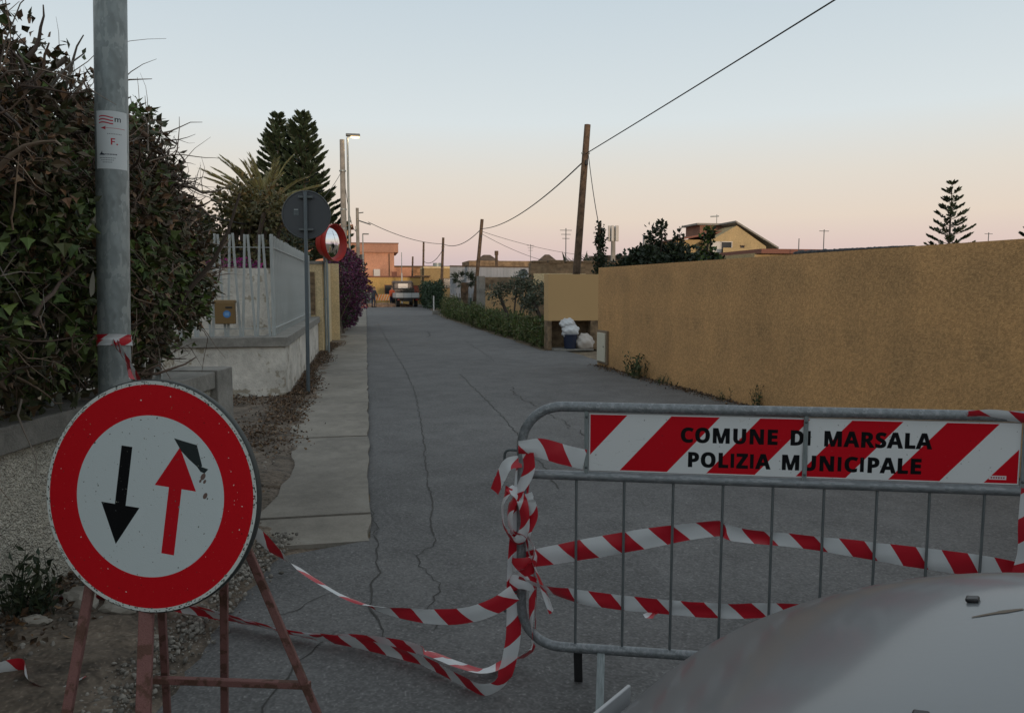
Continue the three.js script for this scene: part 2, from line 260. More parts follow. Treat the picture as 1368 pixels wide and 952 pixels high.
{ // gravel, crumbs of plaster, dead leaves
  const stoneG = []; for (let k = 0; k < 5; k++) { const g = new THREE.IcosahedronGeometry(1, 1), p = g.attributes.position; for (let i = 0; i < p.count; i++) { const s = 0.7 + 0.6 * vnoise(p.getX(i) * 1.7 + k * 9, p.getY(i) * 1.7 + p.getZ(i), 0, 200 + k); p.setXYZ(i, p.getX(i) * s, p.getY(i) * s * 0.6, p.getZ(i) * s); } g.deleteAttribute('normal'); g.deleteAttribute('uv'); const m = mergeVertices(g, 1e-3); m.computeVertexNormals(); stoneG.push(m); }
  const N = 5200, im = new THREE.InstancedMesh(stoneG[0], mat(1, 1, 1, 0.95), N), mx = new THREE.Matrix4(), q = new THREE.Quaternion(), e = new THREE.Euler();
  for (let i = 0; i < N; i++) {
    let x, z, s = 0.003 + 0.012 * rnd() ** 3; const w = rnd();
    if (w < 0.45) { const t = rnd(); z = lerp(-2.2, -5.2, t); x = lerp(-1.2, -0.62, t) + gauss() * 0.14; } else if (w < 0.7) { z = rr(-1.6, -6.4); x = wallX(z) + 0.08 + Math.abs(gauss()) * 0.35; s *= 1.3; } else if (w < 0.9) { z = rr(-5.5, -24); x = -0.95 - Math.abs(gauss()) * 0.25 + 0.05; if (z < -12) x = Math.max(x, -1.15); } else { z = rr(-7, -15.6); x = 5.0 + 0.0712 * (z + 15.8) - 0.05 - Math.abs(gauss()) * 0.3; }
    const y = x < 0 ? Math.max(0.004, vergeY(x, z)) : 0.006; e.set(rr(0, 6), rr(0, 6), rr(0, 6)); mx.compose(V(x, y, z), q.setFromEuler(e), V(s, s, s)); im.setMatrixAt(i, mx);
    const c = rr(0.09, 0.34); im.setColorAt(i, col(c, c * 0.92, c * 0.8));
  }
  im.name = 'gravel'; scene.add(im); tag(im, 'loose gravel and crumbs scattered over the earth verge', 'gravel', null, 'stuff');
  // larger lumps of plaster and stone
  const lumpM = mat(0.3, 0.275, 0.235, 0.95, { flatShading: true });
  [[-1.5, -4.15, 0.09, 'flat lump of fallen plaster beside the rough white wall'], [-1.28, -4.05, 0.075, 'pale slab of rubble behind the sign stand'], [-1.62, -3.9, 0.055, 'cracked lump of plaster under the green weed'], [-0.88, -3.95, 0.022, 'small round pebble on the gravel by the asphalt edge'], [-1.02, -3.75, 0.02, 'small white pebble among the gravel'], [-1.48, -4.45, 0.05, 'plaster crumb lying against the wall foot']].forEach(([x, z, s, label], i) => {
    const g = (() => { const e = new THREE.IcosahedronGeometry(1, 2), p = e.attributes.position; for (let j = 0; j < p.count; j++) { const k = 0.55 + 0.8 * fbm(p.getX(j) * 2.2 + i * 9, p.getY(j) * 2.2 + p.getZ(j) * 1.9 + i, 0, 3, 400 + i); p.setXYZ(j, p.getX(j) * k * s * 1.4, p.getY(j) * k * s * 0.6, p.getZ(j) * k * s * 0.9); } return e; })(); const o = solo('rubble_lump', g, lumpM, label, 'rubble'); o.position.set(x, vergeY(x, z) + s * 0.12, z); o.rotation.y = rr(0, 3);
  });
  const L = new Leaves(), brown = [[0.13, 0.075, 0.04], [0.09, 0.055, 0.032], [0.17, 0.11, 0.06], [0.06, 0.04, 0.026]];
  for (let k = 0; k < 14000; k++) {
    let x, z; const w = rnd();
    if (w < 0.5) { z = -11.9 - 11 * rnd() ** 1.3; x = -1.18 + Math.abs(gauss()) * 0.22 * (1 + 0.4 * Math.sin(z * 1.3)); if (z < -20) x += 0.1; } else if (w < 0.62) { z = rr(-10.9, -12.1); x = rr(-3.2, -0.95); if (z < -11.8) x = Math.max(x, -1.2); } else if (w < 0.74) { z = -8.6 + gauss() * 0.9; x = -1.3 + gauss() * 0.45; } else if (w < 0.86) { z = rr(-6.5, -2); x = wallX(z) + 0.06 + Math.abs(gauss()) * 0.3; } else { z = rr(-9.5, -12); x = -1.1 + gauss() * 0.25; }
    const y = Math.max(0.01, vergeY(x, z)) + rnd() * 0.03, s = rr(0.015, 0.05); L.blade(V(x, y, z), V(gauss(), rr(-0.1, 0.5), gauss()), s, s * 0.35, shade(pick(brown)));
  }
  for (let k = 0; k < 1500; k++) { const z = rr(-7.5, -15.6), x = 5.0 + 0.0712 * (z + 15.8) - 0.06 - Math.abs(gauss()) * 0.22, s = rr(0.015, 0.05); L.blade(V(x, 0.012 + rnd() * 0.02, z), V(gauss(), rr(-0.1, 0.5), gauss()), s, s * 0.35, shade(pick(brown))); }
  solo('leaf_litter', L.geo(), leafMat, 'brown dead leaf litter drifted along the wall feet', 'leaf litter', null, 'stuff');
}

{ // street of houses behind the photographer: they keep the low glow off the near road
  const wallM = new THREE.MeshStandardMaterial({ color: col(0.78, 0.7, 0.56), map: T.stuccoCol, roughness: 0.95 });
  [[-34, 22, 8.4, 'tall cream house at the far side of the side street'], [-11.5, 20, 8.9, 'tallest cream house closing the street behind the car'], [11, 22, 8.6, 'wide cream house beside the tallest one'], [34, 20, 8.2, 'low cream house at the end of the side street']].forEach(([x, w, h, label]) => {
    const b = thing('street_house', label, 'house', [x, 0, 31]);
    part(b, 'wall', metric(box(w, h, 9, 0, h / 2, 4.5), 0.3), wallM); part(b, 'roof_edge', box(w + 0.5, 0.25, 9.5, 0, h + 0.12, 4.5), M.coping); part(b, 'door', box(1.1, 2.2, 0.1, 1.5, 1.1, -0.05), M.wood);
    for (let i = 0; i < 5; i++) for (let j = 1; j < 3; j++) { const f = part(b, 'window', box(1.1, 1.5, 0.12, -w / 2 + 2.5 + i * (w - 5) / 4, 1.3 + j * 2.7, -0.05), M.wood); part(f, 'pane', box(0.9, 1.3, 0.04, -w / 2 + 2.5 + i * (w - 5) / 4, 1.3 + j * 2.7, -0.13), M.glass); }
  });
}
// ------------------------------------------------------------ right: long tan wall, wall return with bin niche
{
  const a = V(5.0, 0, -15.8), b = V(6.55, 0, 6), L = a.distanceTo(b), turn = -Math.atan2(b.z - a.z, b.x - a.x);
  const w = thing('garden_wall', 'long tan stucco garden wall behind the crowd barrier', 'wall', [5.0, 0, -15.8], turn);
  const g = gridBox(L, 2.13, 0.24, 0.2).translate(L / 2, 1.065, -0.12), p = g.attributes.position;
  const gg = metric(g, 0.55); patches(gg, 0.16, 0.9, 25, [1.04, 1, 0.94]); part(w, 'stucco', gg, M.tan);
  // low bare stone foot at the wall's end and the meter box
  part(w, 'meter_box_frame', rbox(0.54, 0.72, 0.05, 0.36, 0.42, 0.025, 0.008), mat(0.2, 0.15, 0.1));
  const mb = part(w, 'meter_box', rbox(0.44, 0.62, 0.03, 0.36, 0.42, 0.065, 0.01), mat(0.55, 0.52, 0.42, 0.6)); mb.userData.label = 'pale meter box door';
  part(mb, 'lock', rod([0.52, 0.44, 0.08], [0.52, 0.44, 0.087], 0.016), M.dark);
  // dark weathered stones just behind the top of the wall
  const r = thing('stone_ridge', 'row of dark rough stones lying on top of the tan wall', 'stone ridge');
  for (let k = 0; k < 34; k++) { const u = k / 33, gk = new THREE.IcosahedronGeometry(1, 1), q = gk.attributes.position; for (let i = 0; i < q.count; i++) { const e = 0.8 + 0.4 * vnoise(q.getX(i) * 2 + k * 3, q.getY(i) * 2 + q.getZ(i) * 2, 0, 300 + k); q.setXYZ(i, q.getX(i) * e, q.getY(i) * e, q.getZ(i) * e); } part(r, 'stone', gk.scale(0.06, 0.045 - 0.028 * u, 0.05).translate(5.62 + 0.17 * u + rr(-0.02, 0.02), 2.14, -9.1 + 1.9 * u), M.dark); }
}
{
  const w = thing('wall_return', 'ochre panelled wall end with a bare stone bin niche under it', 'wall', [4.84, 0, -19.75]);
  part(w, 'upper_wall', metric(box(2.2, 1.26, 0.5, 1.1, 1.43, -0.25), 0.5), M.panel ||= new THREE.MeshStandardMaterial({ color: col(0.52, 0.34, 0.16), bumpMap: T.grain, bumpScale: 0.003, roughness: 0.9 }));
  part(w, 'niche_back', metric(box(1.3, 0.8, 0.06, 0.65, 0.4, -0.44), 0.7), M.stone);
  part(w, 'niche_cheek', metric(box(0.1, 0.8, 0.41, 0.05, 0.4, -0.205), 0.7), M.stone);
  part(w, 'niche_cheek', metric(box(1.0, 0.8, 0.5, 1.7, 0.4, -0.25), 0.7), M.stone);
  part(w, 'niche_floor', metric(box(1.1, 0.05, 0.7, 0.65, 0.025, -0.06), 0.7), M.coping);
  // bin with rubbish bags
  const bin = thing('rubbish_bin', 'dark blue plastic bin under white bags in the stone niche', 'bin', [5.42, 0.05, -19.6]);
  part(bin, 'body', new THREE.CylinderGeometry(0.19, 0.155, 0.38, 20).translate(0, 0.19, 0), mat(0.012, 0.02, 0.05, 0.5));
  part(bin, 'rim', new THREE.TorusGeometry(0.192, 0.014, 8, 24).rotateX(Math.PI / 2).translate(0, 0.375, 0), mat(0.012, 0.02, 0.05, 0.5));
  const bag = (sx, sy, sz, s) => { const g = new THREE.IcosahedronGeometry(1, 5), p = g.attributes.position; for (let i = 0; i < p.count; i++) { const v = V().fromBufferAttribute(p, i), n = 0.75 + 0.35 * fbm(v.x * 2 + s, v.y * 2 + v.z * 1.7 + s, 0, 4, s) + 0.22 * Math.abs(Math.sin(v.x * 5 + v.y * 4 + s) * Math.cos(v.z * 4 - v.y * 3)); p.setXYZ(i, v.x * n * sx, Math.max(-0.7, v.y) * n * sy, v.z * n * sz); } g.deleteAttribute('uv'); g.deleteAttribute('normal'); const m = mergeVertices(g, 1e-4); m.computeVertexNormals(); return m; };
  const bw = mat(0.62, 0.64, 0.66, 0.4);
  let o = solo('rubbish_bag', bag(0.23, 0.2, 0.18, 5), bw, 'white plastic rubbish bag stuffed on top of the blue bin', 'bag'); o.position.set(5.42, 0.52, -19.6);
  o = solo('rubbish_bag', bag(0.2, 0.15, 0.15, 9), bw, 'small white bag perched highest on the bin pile', 'bag'); o.position.set(5.34, 0.72, -19.62);
  o = solo('rubbish_bag', bag(0.24, 0.24, 0.18, 12), mat(0.5, 0.46, 0.42, 0.6), 'slumped off-white sack on the niche floor beside the bin', 'bag'); o.position.set(5.82, 0.2, -19.58);
}

// ------------------------------------------------------------ left: near garden wall with its overgrown hedge
{
  const end = V(wallX(-6.5), 0, -6.5), turn = Math.atan2(-0.224, 1); // local +z runs back towards the photographer
  const w = thing('low_wall', 'rough cast low white wall with grey coping under the overgrown hedge', 'wall', [end.x, 0, end.z], turn);
  part(w, 'rendered_wall', metric(gridBox(0.3, 0.87, 9, 0.3).translate(-0.15, 0.435, 4.5), 0.7), M.roughcast);
  for (let k = 0; k < 6; k++) part(w, 'coping_slab', metric(rbox(0.4, 0.14, 1.485, -0.15, 0.94, 0.75 + k * 1.5, 0.012), 0.8, k * 0.3), M.coping);
  part(w, 'end_pier', metric(rbox(0.43, 1.02, 0.31, -0.15, 0.51, -0.155, 0.01), 0.8), M.coping);
  for (let k = 0; k < 22; k++) { const z = 0.5 + k * 0.26; part(w, 'picket', bar([-0.17, 1.0, z], [-0.17 + rr(-0.01, 0.01), 1.95, z + rr(-0.02, 0.02)], 0.05, 0.03), M.fence); }
  part(w, 'picket_rail', bar([-0.2, 1.72, 0.3], [-0.2, 1.72, 7], 0.03, 0.03, [0, 1, 0]), M.fence);

  const h = thing('overgrown_hedge', 'tall tangled hedge of creeper leaves and dry cut branches on the low white wall', 'hedge', [end.x, 1.0, end.z], turn);
  const top = (z) => { // height above the coping, local z
    const n = (fbm(z * 1.9, 7, 0, 4, 71) - 0.5) * 0.5; return lerp(1.05, 1.8, sstep(-0.3, 1.1, z)) + 0.18 * sstep(1.6, 2.2, z) + n; }, zmin = (y) => lerp(1.1, -0.22, sstep(0, 0.75, y));
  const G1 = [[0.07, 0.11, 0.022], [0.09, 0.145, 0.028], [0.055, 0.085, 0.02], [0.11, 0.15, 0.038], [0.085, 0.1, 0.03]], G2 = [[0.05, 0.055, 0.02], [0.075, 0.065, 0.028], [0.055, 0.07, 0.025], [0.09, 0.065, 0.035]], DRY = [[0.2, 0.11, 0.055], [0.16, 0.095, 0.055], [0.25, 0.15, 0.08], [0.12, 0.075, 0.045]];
  const A = new Leaves(), Bq = new Leaves(), D = new Leaves();
  for (let k = 0; k < 980; k++) { // clumps on the outer faces and inside
    const z = rr(-0.22, 5.4), t = top(z), y = (rnd() ** 0.9 * 0.96 + 0.06) * t, xe = 0.1 - 0.34 * (1 - sstep(-0.1, 1.3, z)) + 0.14 * Math.sin(y * 1.6) + (fbm(z * 2, y * 2, 0, 3, 72) - 0.5) * 0.4, x = (rnd() < 0.65 ? xe - Math.abs(gauss()) * 0.2 : rr(-0.7, xe)) - 0.3 * (1 - sstep(0.05, 0.45, y));
    if (z < zmin(y)) continue;
    const high = y / t, c = V(x, y, z), n = Math.round(rr(18, 32));
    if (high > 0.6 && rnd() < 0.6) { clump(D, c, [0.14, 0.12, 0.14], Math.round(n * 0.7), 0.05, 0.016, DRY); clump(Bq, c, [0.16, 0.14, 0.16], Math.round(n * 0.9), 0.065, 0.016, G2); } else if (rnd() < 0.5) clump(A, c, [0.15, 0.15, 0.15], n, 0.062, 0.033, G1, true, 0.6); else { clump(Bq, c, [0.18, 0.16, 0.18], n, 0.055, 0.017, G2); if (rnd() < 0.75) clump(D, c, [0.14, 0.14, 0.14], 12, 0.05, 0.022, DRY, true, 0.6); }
  }
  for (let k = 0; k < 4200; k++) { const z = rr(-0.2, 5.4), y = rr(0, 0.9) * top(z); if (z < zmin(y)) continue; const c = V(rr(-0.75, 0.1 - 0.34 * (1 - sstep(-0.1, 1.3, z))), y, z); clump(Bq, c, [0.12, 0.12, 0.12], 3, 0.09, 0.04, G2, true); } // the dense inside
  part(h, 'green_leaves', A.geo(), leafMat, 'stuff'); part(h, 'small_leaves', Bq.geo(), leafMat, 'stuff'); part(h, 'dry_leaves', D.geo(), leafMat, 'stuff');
  const tw = [], TC = [[0.17, 0.125, 0.1], [0.13, 0.092, 0.072], [0.24, 0.19, 0.15], [0.1, 0.072, 0.058]];
  for (let k = 0; k < 1900; k++) {
    const z = rr(-0.15, 5.4), t = top(z), b = rnd(), y = b < 0.6 ? rr(0.6, 0.95) * t : rr(0.05, 0.9) * t; if (z < zmin(y) + 0.12) continue; const x = (rnd() < 0.6 ? 0.12 + gauss() * 0.14 : rr(-0.6, 0.25)) - 0.32 * (1 - sstep(-0.1, 1.3, z));
    const up = b < 0.55 ? 0.5 : -0.3, l = [], big = rnd() < 0.16;
    const pts = twig(l, V(x, y, z), V(gauss(), up + gauss(), gauss()), big ? rr(0.25, 0.5) : rr(0.15, 0.45), big ? rr(0.009, 0.018) : rr(0.003, 0.008), 0.38, 5, big ? 6 : 4);
    for (let j = 1; j < 4 && rnd() < 0.75; j++) twig(l, pts[j], V(gauss(), 0.2 + gauss(), gauss()), rr(0.08, 0.28), rr(0.002, 0.005), 0.4, 3, 3);
    const c = shade(pick(TC), 0.3); l.forEach((g) => tw.push(paint(g, c)));
  }
  part(h, 'dry_branches', joinTwigs(tw), twigMat, 'stuff');
  const vines = []; for (let k = 0; k < 150; k++) { const l = [], z = rr(0.1, 5.2), y = rr(0.25, 0.95) * top(z); if (z < zmin(y) + 0.2) continue; twig(l, V(0.16 + gauss() * 0.12 - 0.3 * (1 - sstep(-0.1, 1.3, z)), y, z), V(0.25 * gauss(), -0.4 + gauss(), gauss() * 1.3), rr(0.4, 0.95), rr(0.003, 0.006), 0.3, 8, 4); const c = shade(pick([[0.26, 0.2, 0.15], [0.17, 0.13, 0.1], [0.3, 0.26, 0.2]]), 0.2); l.forEach((g) => vines.push(paint(g, c))); }
  part(h, 'dry_vines', joinTwigs(vines), twigMat, 'stuff');
  const cut = []; for (let k = 0; k < 46; k++) { const l = [], z = rr(-0.3, 0.7), y = rr(0.75, 0.98) * top(z), pts = twig(l, V(-0.25 + gauss() * 0.2, y, z), V(0.35 + gauss() * 0.5, 0.35 + gauss() * 0.5, -0.55 + gauss() * 0.5), rr(0.2, 0.5), rr(0.005, 0.012), 0.22, 5, 5); for (let j = 1; j < 4 && rnd() < 0.7; j++) twig(l, pts[j], V(gauss(), 0.3 + gauss(), gauss()), rr(0.08, 0.2), rr(0.002, 0.005), 0.3, 3, 3); const c = shade([0.24, 0.165, 0.125], 0.25); l.forEach((g) => cut.push(paint(g, c))); }
  part(h, 'cut_branches', joinTwigs(cut), twigMat, 'stuff');
  for (let k = 0; k < 7; k++) { const l = [], z = rr(0.2, 5); twig(l, V(-0.25 + gauss() * 0.1, -0.02, z), V(gauss() * 0.3, 1, gauss() * 0.3), top(z) * 0.9, rr(0.025, 0.045), 0.25, 6, 7); part(h, 'stem', joinTwigs(l.map((g) => paint(g, [0.1, 0.075, 0.06]))), twigMat); }
}
{ // second garden wall with zig-zag bar fence
  const w = thing('fenced_wall', 'stained white corner wall with grey coping carrying the zig-zag fence', 'wall', [-1.24, 0, -11.9]);
  part(w, 'front_wall', metric(gridBox(3.4, 0.8, 0.26, 0.3).translate(-1.7, 0.4, -0.13), 0.5), M.white);
  part(w, 'side_wall', metric(gridBox(0.26, 0.8, 7.9, 0.3).translate(-0.13, 0.4, -0.262 - 3.95), 0.5, 0.4), M.white);
  part(w, 'coping_slab', metric(rbox(3.5, 0.15, 0.4, -1.7, 0.875, -0.15, 0.012), 0.8), M.coping);
  for (let k = 0; k < 3; k++) part(w, 'coping_slab', metric(rbox(0.4, 0.15, 2.6, -0.15, 0.874, -0.355 - 1.3 - k * 2.605, 0.012), 0.8, k * 0.4), M.coping);
  const f = thing('bar_fence', 'grey metal fence of zig-zag flat bars on the white corner wall', 'fence', [-1.42, 0.95, -12.06]);
  const side = (dir, n, len) => { // rails, then bars leaning alternately
    const at = (t, y, o) => (dir ? [0 - o, y, -t] : [-t, y, o]);
    part(f, 'rail', bar(at(0, 0.12, -0.012), at(len, 0.12, -0.012), 0.03, 0.012, [0, 1, 0]), M.fence); part(f, 'rail', bar(at(0, 1.36, -0.012), at(len, 1.36, -0.012), 0.03, 0.012, [0, 1, 0]), M.fence);
    for (let k = 0; k < n; k++) for (const s of [-1, 1]) {
      const b = 0.03 + (k + 0.5) * len / n, p = at(clamp(b + s * len / n * 0.42, 0.02, len), 0.0, 0.012), q = at(b + s * 0.022, 1.56 + rr(-0.015, 0.015), 0.012);
      part(f, 'bar', bar(p, q, dir ? 0.012 : 0.036, dir ? 0.03 : 0.012, [0, 0, 1]), M.fence);
    }
  };
  side(0, 12, 2.6); side(1, 36, 7.6);
  part(f, 'corner_post', rbox(0.05, 1.56, 0.05, 0.01, 0.78, 0.01, 0.006), M.fence);
  part(f, 'end_post', rbox(0.05, 1.56, 0.05, 0, 0.78, -7.66, 0.006), M.fence);
  // mailbox on the fence
  const mb = thing('mailbox', 'brown metal letter box with a round blue sticker on the fence', 'letter box', [-2.1, 1.15, -11.98]);
  part(mb, 'body', rbox(0.29, 0.33, 0.11, 0, 0.165, 0, 0.012), mat(0.2, 0.125, 0.05, 0.5, { metalness: 0.3 }));
  part(mb, 'lid', rbox(0.31, 0.04, 0.14, 0, 0.34, 0.005, 0.012).rotateX(-0.08), mat(0.23, 0.15, 0.07, 0.5, { metalness: 0.3 }));
  part(mb, 'slot', rbox(0.1, 0.025, 0.012, 0.06, 0.25, 0.056, 0.004), M.black);
  const stk = part(mb, 'sticker', new THREE.CircleGeometry(0.055, 24).translate(0.03, 0.15, 0.058), new THREE.MeshStandardMaterial({ roughness: 0.5, map: canvasTex(128, 128, (c) => { c.fillStyle = '#3d79b8'; c.fillRect(0, 0, 128, 128); c.fillStyle = '#9fc0dc'; for (let i = 0; i < 5; i++) c.fillRect(26, 36 + i * 12, 76, 5); }) }));
  stk.userData.label = 'round blue sticker';
  // white wall of the garden house behind the fence
  const hw = thing('courtyard_wall', 'plain white courtyard wall seen through the fence bars', 'wall', [-1.65, 0, -14.4]);
  part(hw, 'wall_face', metric(box(5, 2.05, 0.2, -2.5, 1.025, 0), 0.5), M.white);
  const fl = new Leaves(); for (let k = 0; k < 26; k++) clump(fl, V(rr(-1.6, -0.2), 2.08 + rnd() * 0.1, 0.02), [0.12, 0.06, 0.1], 12, 0.06, 0.03, [[0.35, 0.03, 0.22], [0.22, 0.02, 0.16], [0.06, 0.08, 0.03]]);
  const fb = solo('flower_border', fl.geo(), leafMat, 'magenta flowers trailing on the white courtyard wall', 'flowers', null, 'stuff'); fb.position.set(-1.65, 0, -14.4);
}
{ // yellow gate pillar and wall
  const w = thing('gate_pillar', 'pale yellow gate pillar with a rough stone face', 'pillar', [-1.12, 0, -20.1]);
  part(w, 'shaft', metric(rbox(0.5, 2.3, 0.3, -0.25, 1.15, -0.15, 0.01), 0.6), M.cream);
  part(w, 'stone_facing', metric(box(0.32, 1.1, 0.05, -0.34, 1.55, 0.02), 1.5), M.stone);
  part(w, 'cap', metric(rbox(0.56, 0.08, 0.36, -0.25, 2.34, -0.15, 0.01), 0.6), M.coping);
  const y = thing('yellow_wall', 'plain yellow wall with a grey cap between pillar and bougainvillea', 'wall', [-1.1, 0, -20.5]);
  part(y, 'wall_face', metric(gridBox(0.22, 2.4, 4.2, 0.4).translate(-0.11, 1.2, -2.1), 0.5), M.cream);
  part(y, 'end_face', metric(box(0.38, 2.46, 0.16, 0.06, 1.23, -4.29), 0.6), M.cream);
  part(y, 'low_wall', metric(box(0.2, 2.02, 3, -0.02, 1.01, -5.9), 0.5), M.cream);
  const P = thing('downpipe', 'thin grey pipe on the yellow gate pillar', 'pipe', [-1.06, 0, -20.3]); part(P, 'pipe', rod([0, 0.02, 0], [0, 2.5, 0], 0.03), M.zinc); part(P, 'clip', rbox(0.09, 0.03, 0.09, 0, 1.4, 0, 0.005), M.zinc);
}
{ // bougainvillea
  const b = thing('bougainvillea', 'big rounded bougainvillea covered in dark purple bracts over the pavement', 'bush', [-0.86, 0, -31]);
  const L = new Leaves(), F = new Leaves(), P = [[0.1, 0.014, 0.065], [0.07, 0.01, 0.05], [0.13, 0.02, 0.075], [0.06, 0.02, 0.035]], G = [[0.035, 0.05, 0.02], [0.05, 0.06, 0.025]];
  for (let k = 0; k < 420; k++) { const d = ball().normalize(), q = V(d.x * 0.86, 1.65 + d.y * 1.4, d.z * 3.4); if (q.y < 0.3) { if (rnd() < 0.7) continue; q.y = 0.3; } if (q.y < 1) { q.x *= 0.75; q.x -= 0.05; } const s = rr(0.75, 1.05), c = V(q.x * s, q.y, q.z * s); const fl = rnd() < 0.68; clump(fl ? F : L, c, [0.26, 0.24, 0.3], 30, 0.095, 0.045, fl ? P : G); }
  part(b, 'bracts', F.geo(), leafMat, 'stuff'); part(b, 'leaves', L.geo(), leafMat, 'stuff');
  const l = []; for (let k = 0; k < 6; k++) twig(l, V(gauss() * 0.15 - 0.2, 0, 2.6 + gauss() * 0.4), V(gauss() * 0.3, 1, gauss() * 0.3), 1.8, 0.045, 0.25, 6, 6); part(b, 'stems', joinTwigs(l.map((g) => paint(g, [0.09, 0.07, 0.055]))), twigMat);
}

// ------------------------------------------------------------ trees and plants
function araucaria(name, label, pos, H, R, clear, whorls, fill, group) {
  const t = thing(name, label, 'tree', pos, rr(0, 6), group);
  part(t, 'trunk', rod([0, 0, 0], [0, H * 0.99, 0], H * 0.018, 0.02, 8), mat(0.07, 0.055, 0.045));
  const L = new Leaves(), tw = [], G = [[0.025, 0.045, 0.022], [0.035, 0.058, 0.028], [0.02, 0.035, 0.018]];
  for (let k = 0; k < whorls; k++) {
    const u = k / (whorls - 1), y = lerp(clear, H * 0.985, 1 - (1 - u) ** 0.95), len = R * (0.08 + 0.92 * (1 - u) ** 0.75) * rr(0.8, 1.08), nb = u > 0.9 ? 5 : 6, a0 = rr(0, 6);
    for (let b = 0; b < nb; b++) {
      const a = a0 + b * 6.283 / nb + gauss() * 0.12, dir = V(Math.cos(a), 0, Math.sin(a)), l = len * rr(0.8, 1.1), c = new THREE.QuadraticBezierCurve3(V(0, y, 0), dir.clone().multiplyScalar(l * 0.6).setY(y + l * (0.02 + 0.25 * u)), dir.clone().multiplyScalar(l).setY(y + l * (0.22 + 0.45 * u)));
      tw.push(paint(new THREE.TubeGeometry(c, 5, 0.012 + 0.012 * (1 - u), 4), [0.06, 0.05, 0.038]));
      const n = Math.round(fill * (4 + l * 9));
      for (let i = 0; i < n; i++) { // rope-like green branchlets, thick towards the tip
        const s = 0.22 + 0.78 * rnd() ** 0.6, q = c.getPoint(s), tan = c.getTangent(s), sd = V(-dir.z, 0, dir.x).multiplyScalar(rnd() < 0.5 ? -1 : 1), bl = (0.14 + 0.2 * (1 - Math.abs(s - 0.6))) * (0.55 + R * 0.22);
        L.blade(q, tan.clone().multiplyScalar(0.7).addScaledVector(sd, rr(0.3, 1.1)).add(V(0, rr(0, 0.5), 0)), bl * rr(0.7, 1.2), 0.035 + 0.012 * R, shade(pick(G), 0.25));
      }
    }
  }
  part(t, 'branches', joinTwigs(tw), twigMat); part(t, 'crown', L.geo(), leafMat, 'stuff'); return t;
}
araucaria('norfolk_pine', 'dense pine whose pointed top rises straight behind the palm fronds', [-4.25, 0, -40.4], 10.35, 2.3, 2.5, 26, 9, 'twin pines behind the fence');
araucaria('norfolk_pine', 'broader dense pine between the palm and the lit street lamp', [-3.0, 0, -39.6], 10.3, 2.5, 2.5, 26, 9, 'twin pines behind the fence');
araucaria('norfolk_pine', 'sparse tiered pine standing alone above the long tan wall', [39.2, 0, -45], 8.75, 2.3, 1.5, 14, 2.6);
araucaria('norfolk_pine', 'tiered pine at the end of the long tan wall past the lone one', [43.6, 0, -42.2], 7.8, 2.0, 1.5, 14, 7);

function crownTree(name, label, pos, clumps, leaf, cols, trunkR, group, trunkC = [0.08, 0.06, 0.048], lobed = false) {
  const t = thing(name, label, 'tree', pos, 0, group), L = new Leaves(), tw = [];
  const base = V(0, 0, 0);
  clumps.forEach(([x, y, z, rx, ry, rz, n], i) => {
    for (let k = 0; k < 5; k++) { const o = ball(); clump(L, V(x + o.x * rx * 0.6, y + o.y * ry * 0.6, z + o.z * rz * 0.6), [rx * 0.62, ry * 0.62, rz * 0.62], Math.round(n / 5), leaf[0], leaf[1], cols, lobed); }
    const mid = V(x * 0.35 + gauss() * 0.1, y * 0.45, z * 0.35 + gauss() * 0.1), c = new THREE.QuadraticBezierCurve3(base, mid, V(x, y, z)), g = new THREE.TubeGeometry(c, 7, trunkR * (i ? 0.45 : 0.9), 6);
    tw.push(paint(g, trunkC));
  });
  part(t, 'trunk', joinTwigs(tw), twigMat); part(t, 'crown', L.geo(), leafMat, 'stuff'); return t;
}
const cloudOf = (n, cx, cy, cz, rx, ry, rz, r, leaves) => { const a = []; for (let k = 0; k < n; k++) { const d = ball(), s = rr(0.75, 1.2); a.push([cx + d.x * rx, cy + d.y * ry, cz + d.z * rz, r * s, r * s * 0.85, r * s, leaves]); } return a; };
const OLIVE = [[0.085, 0.1, 0.06], [0.065, 0.08, 0.048], [0.11, 0.12, 0.08]], CITRUS = [[0.065, 0.065, 0.018], [0.09, 0.08, 0.026], [0.05, 0.055, 0.018], [0.12, 0.09, 0.034]], DEEP = [[0.018, 0.032, 0.014], [0.028, 0.045, 0.018], [0.014, 0.024, 0.012]], FRESH = [[0.06, 0.11, 0.02], [0.085, 0.13, 0.025], [0.045, 0.08, 0.018]];
crownTree('citrus_tree', 'broad yellowish green tree filling the garden behind the zig-zag fence', [-3.3, 0, -20.6], cloudOf(34, 0, 3.1, 0, 1.5, 1.15, 1.5, 0.55, 230), [0.12, 0.045], CITRUS, 0.12);
crownTree('citrus_tree', 'dark leafy tree between the hedge and the yellowish garden tree', [-5.4, 0, -19.8], cloudOf(22, 0, 2.7, 0, 1.3, 1.1, 1.3, 0.55, 220), [0.12, 0.045], [...CITRUS, ...DEEP], 0.1);
crownTree('citrus_tree', 'dark low tree rising behind the grey round sign', [-2.4, 0, -24.5], cloudOf(20, 0, 2.6, 0, 0.8, 1.3, 1.6, 0.5, 220), [0.12, 0.045], [...CITRUS, ...DEEP, ...DEEP], 0.1);
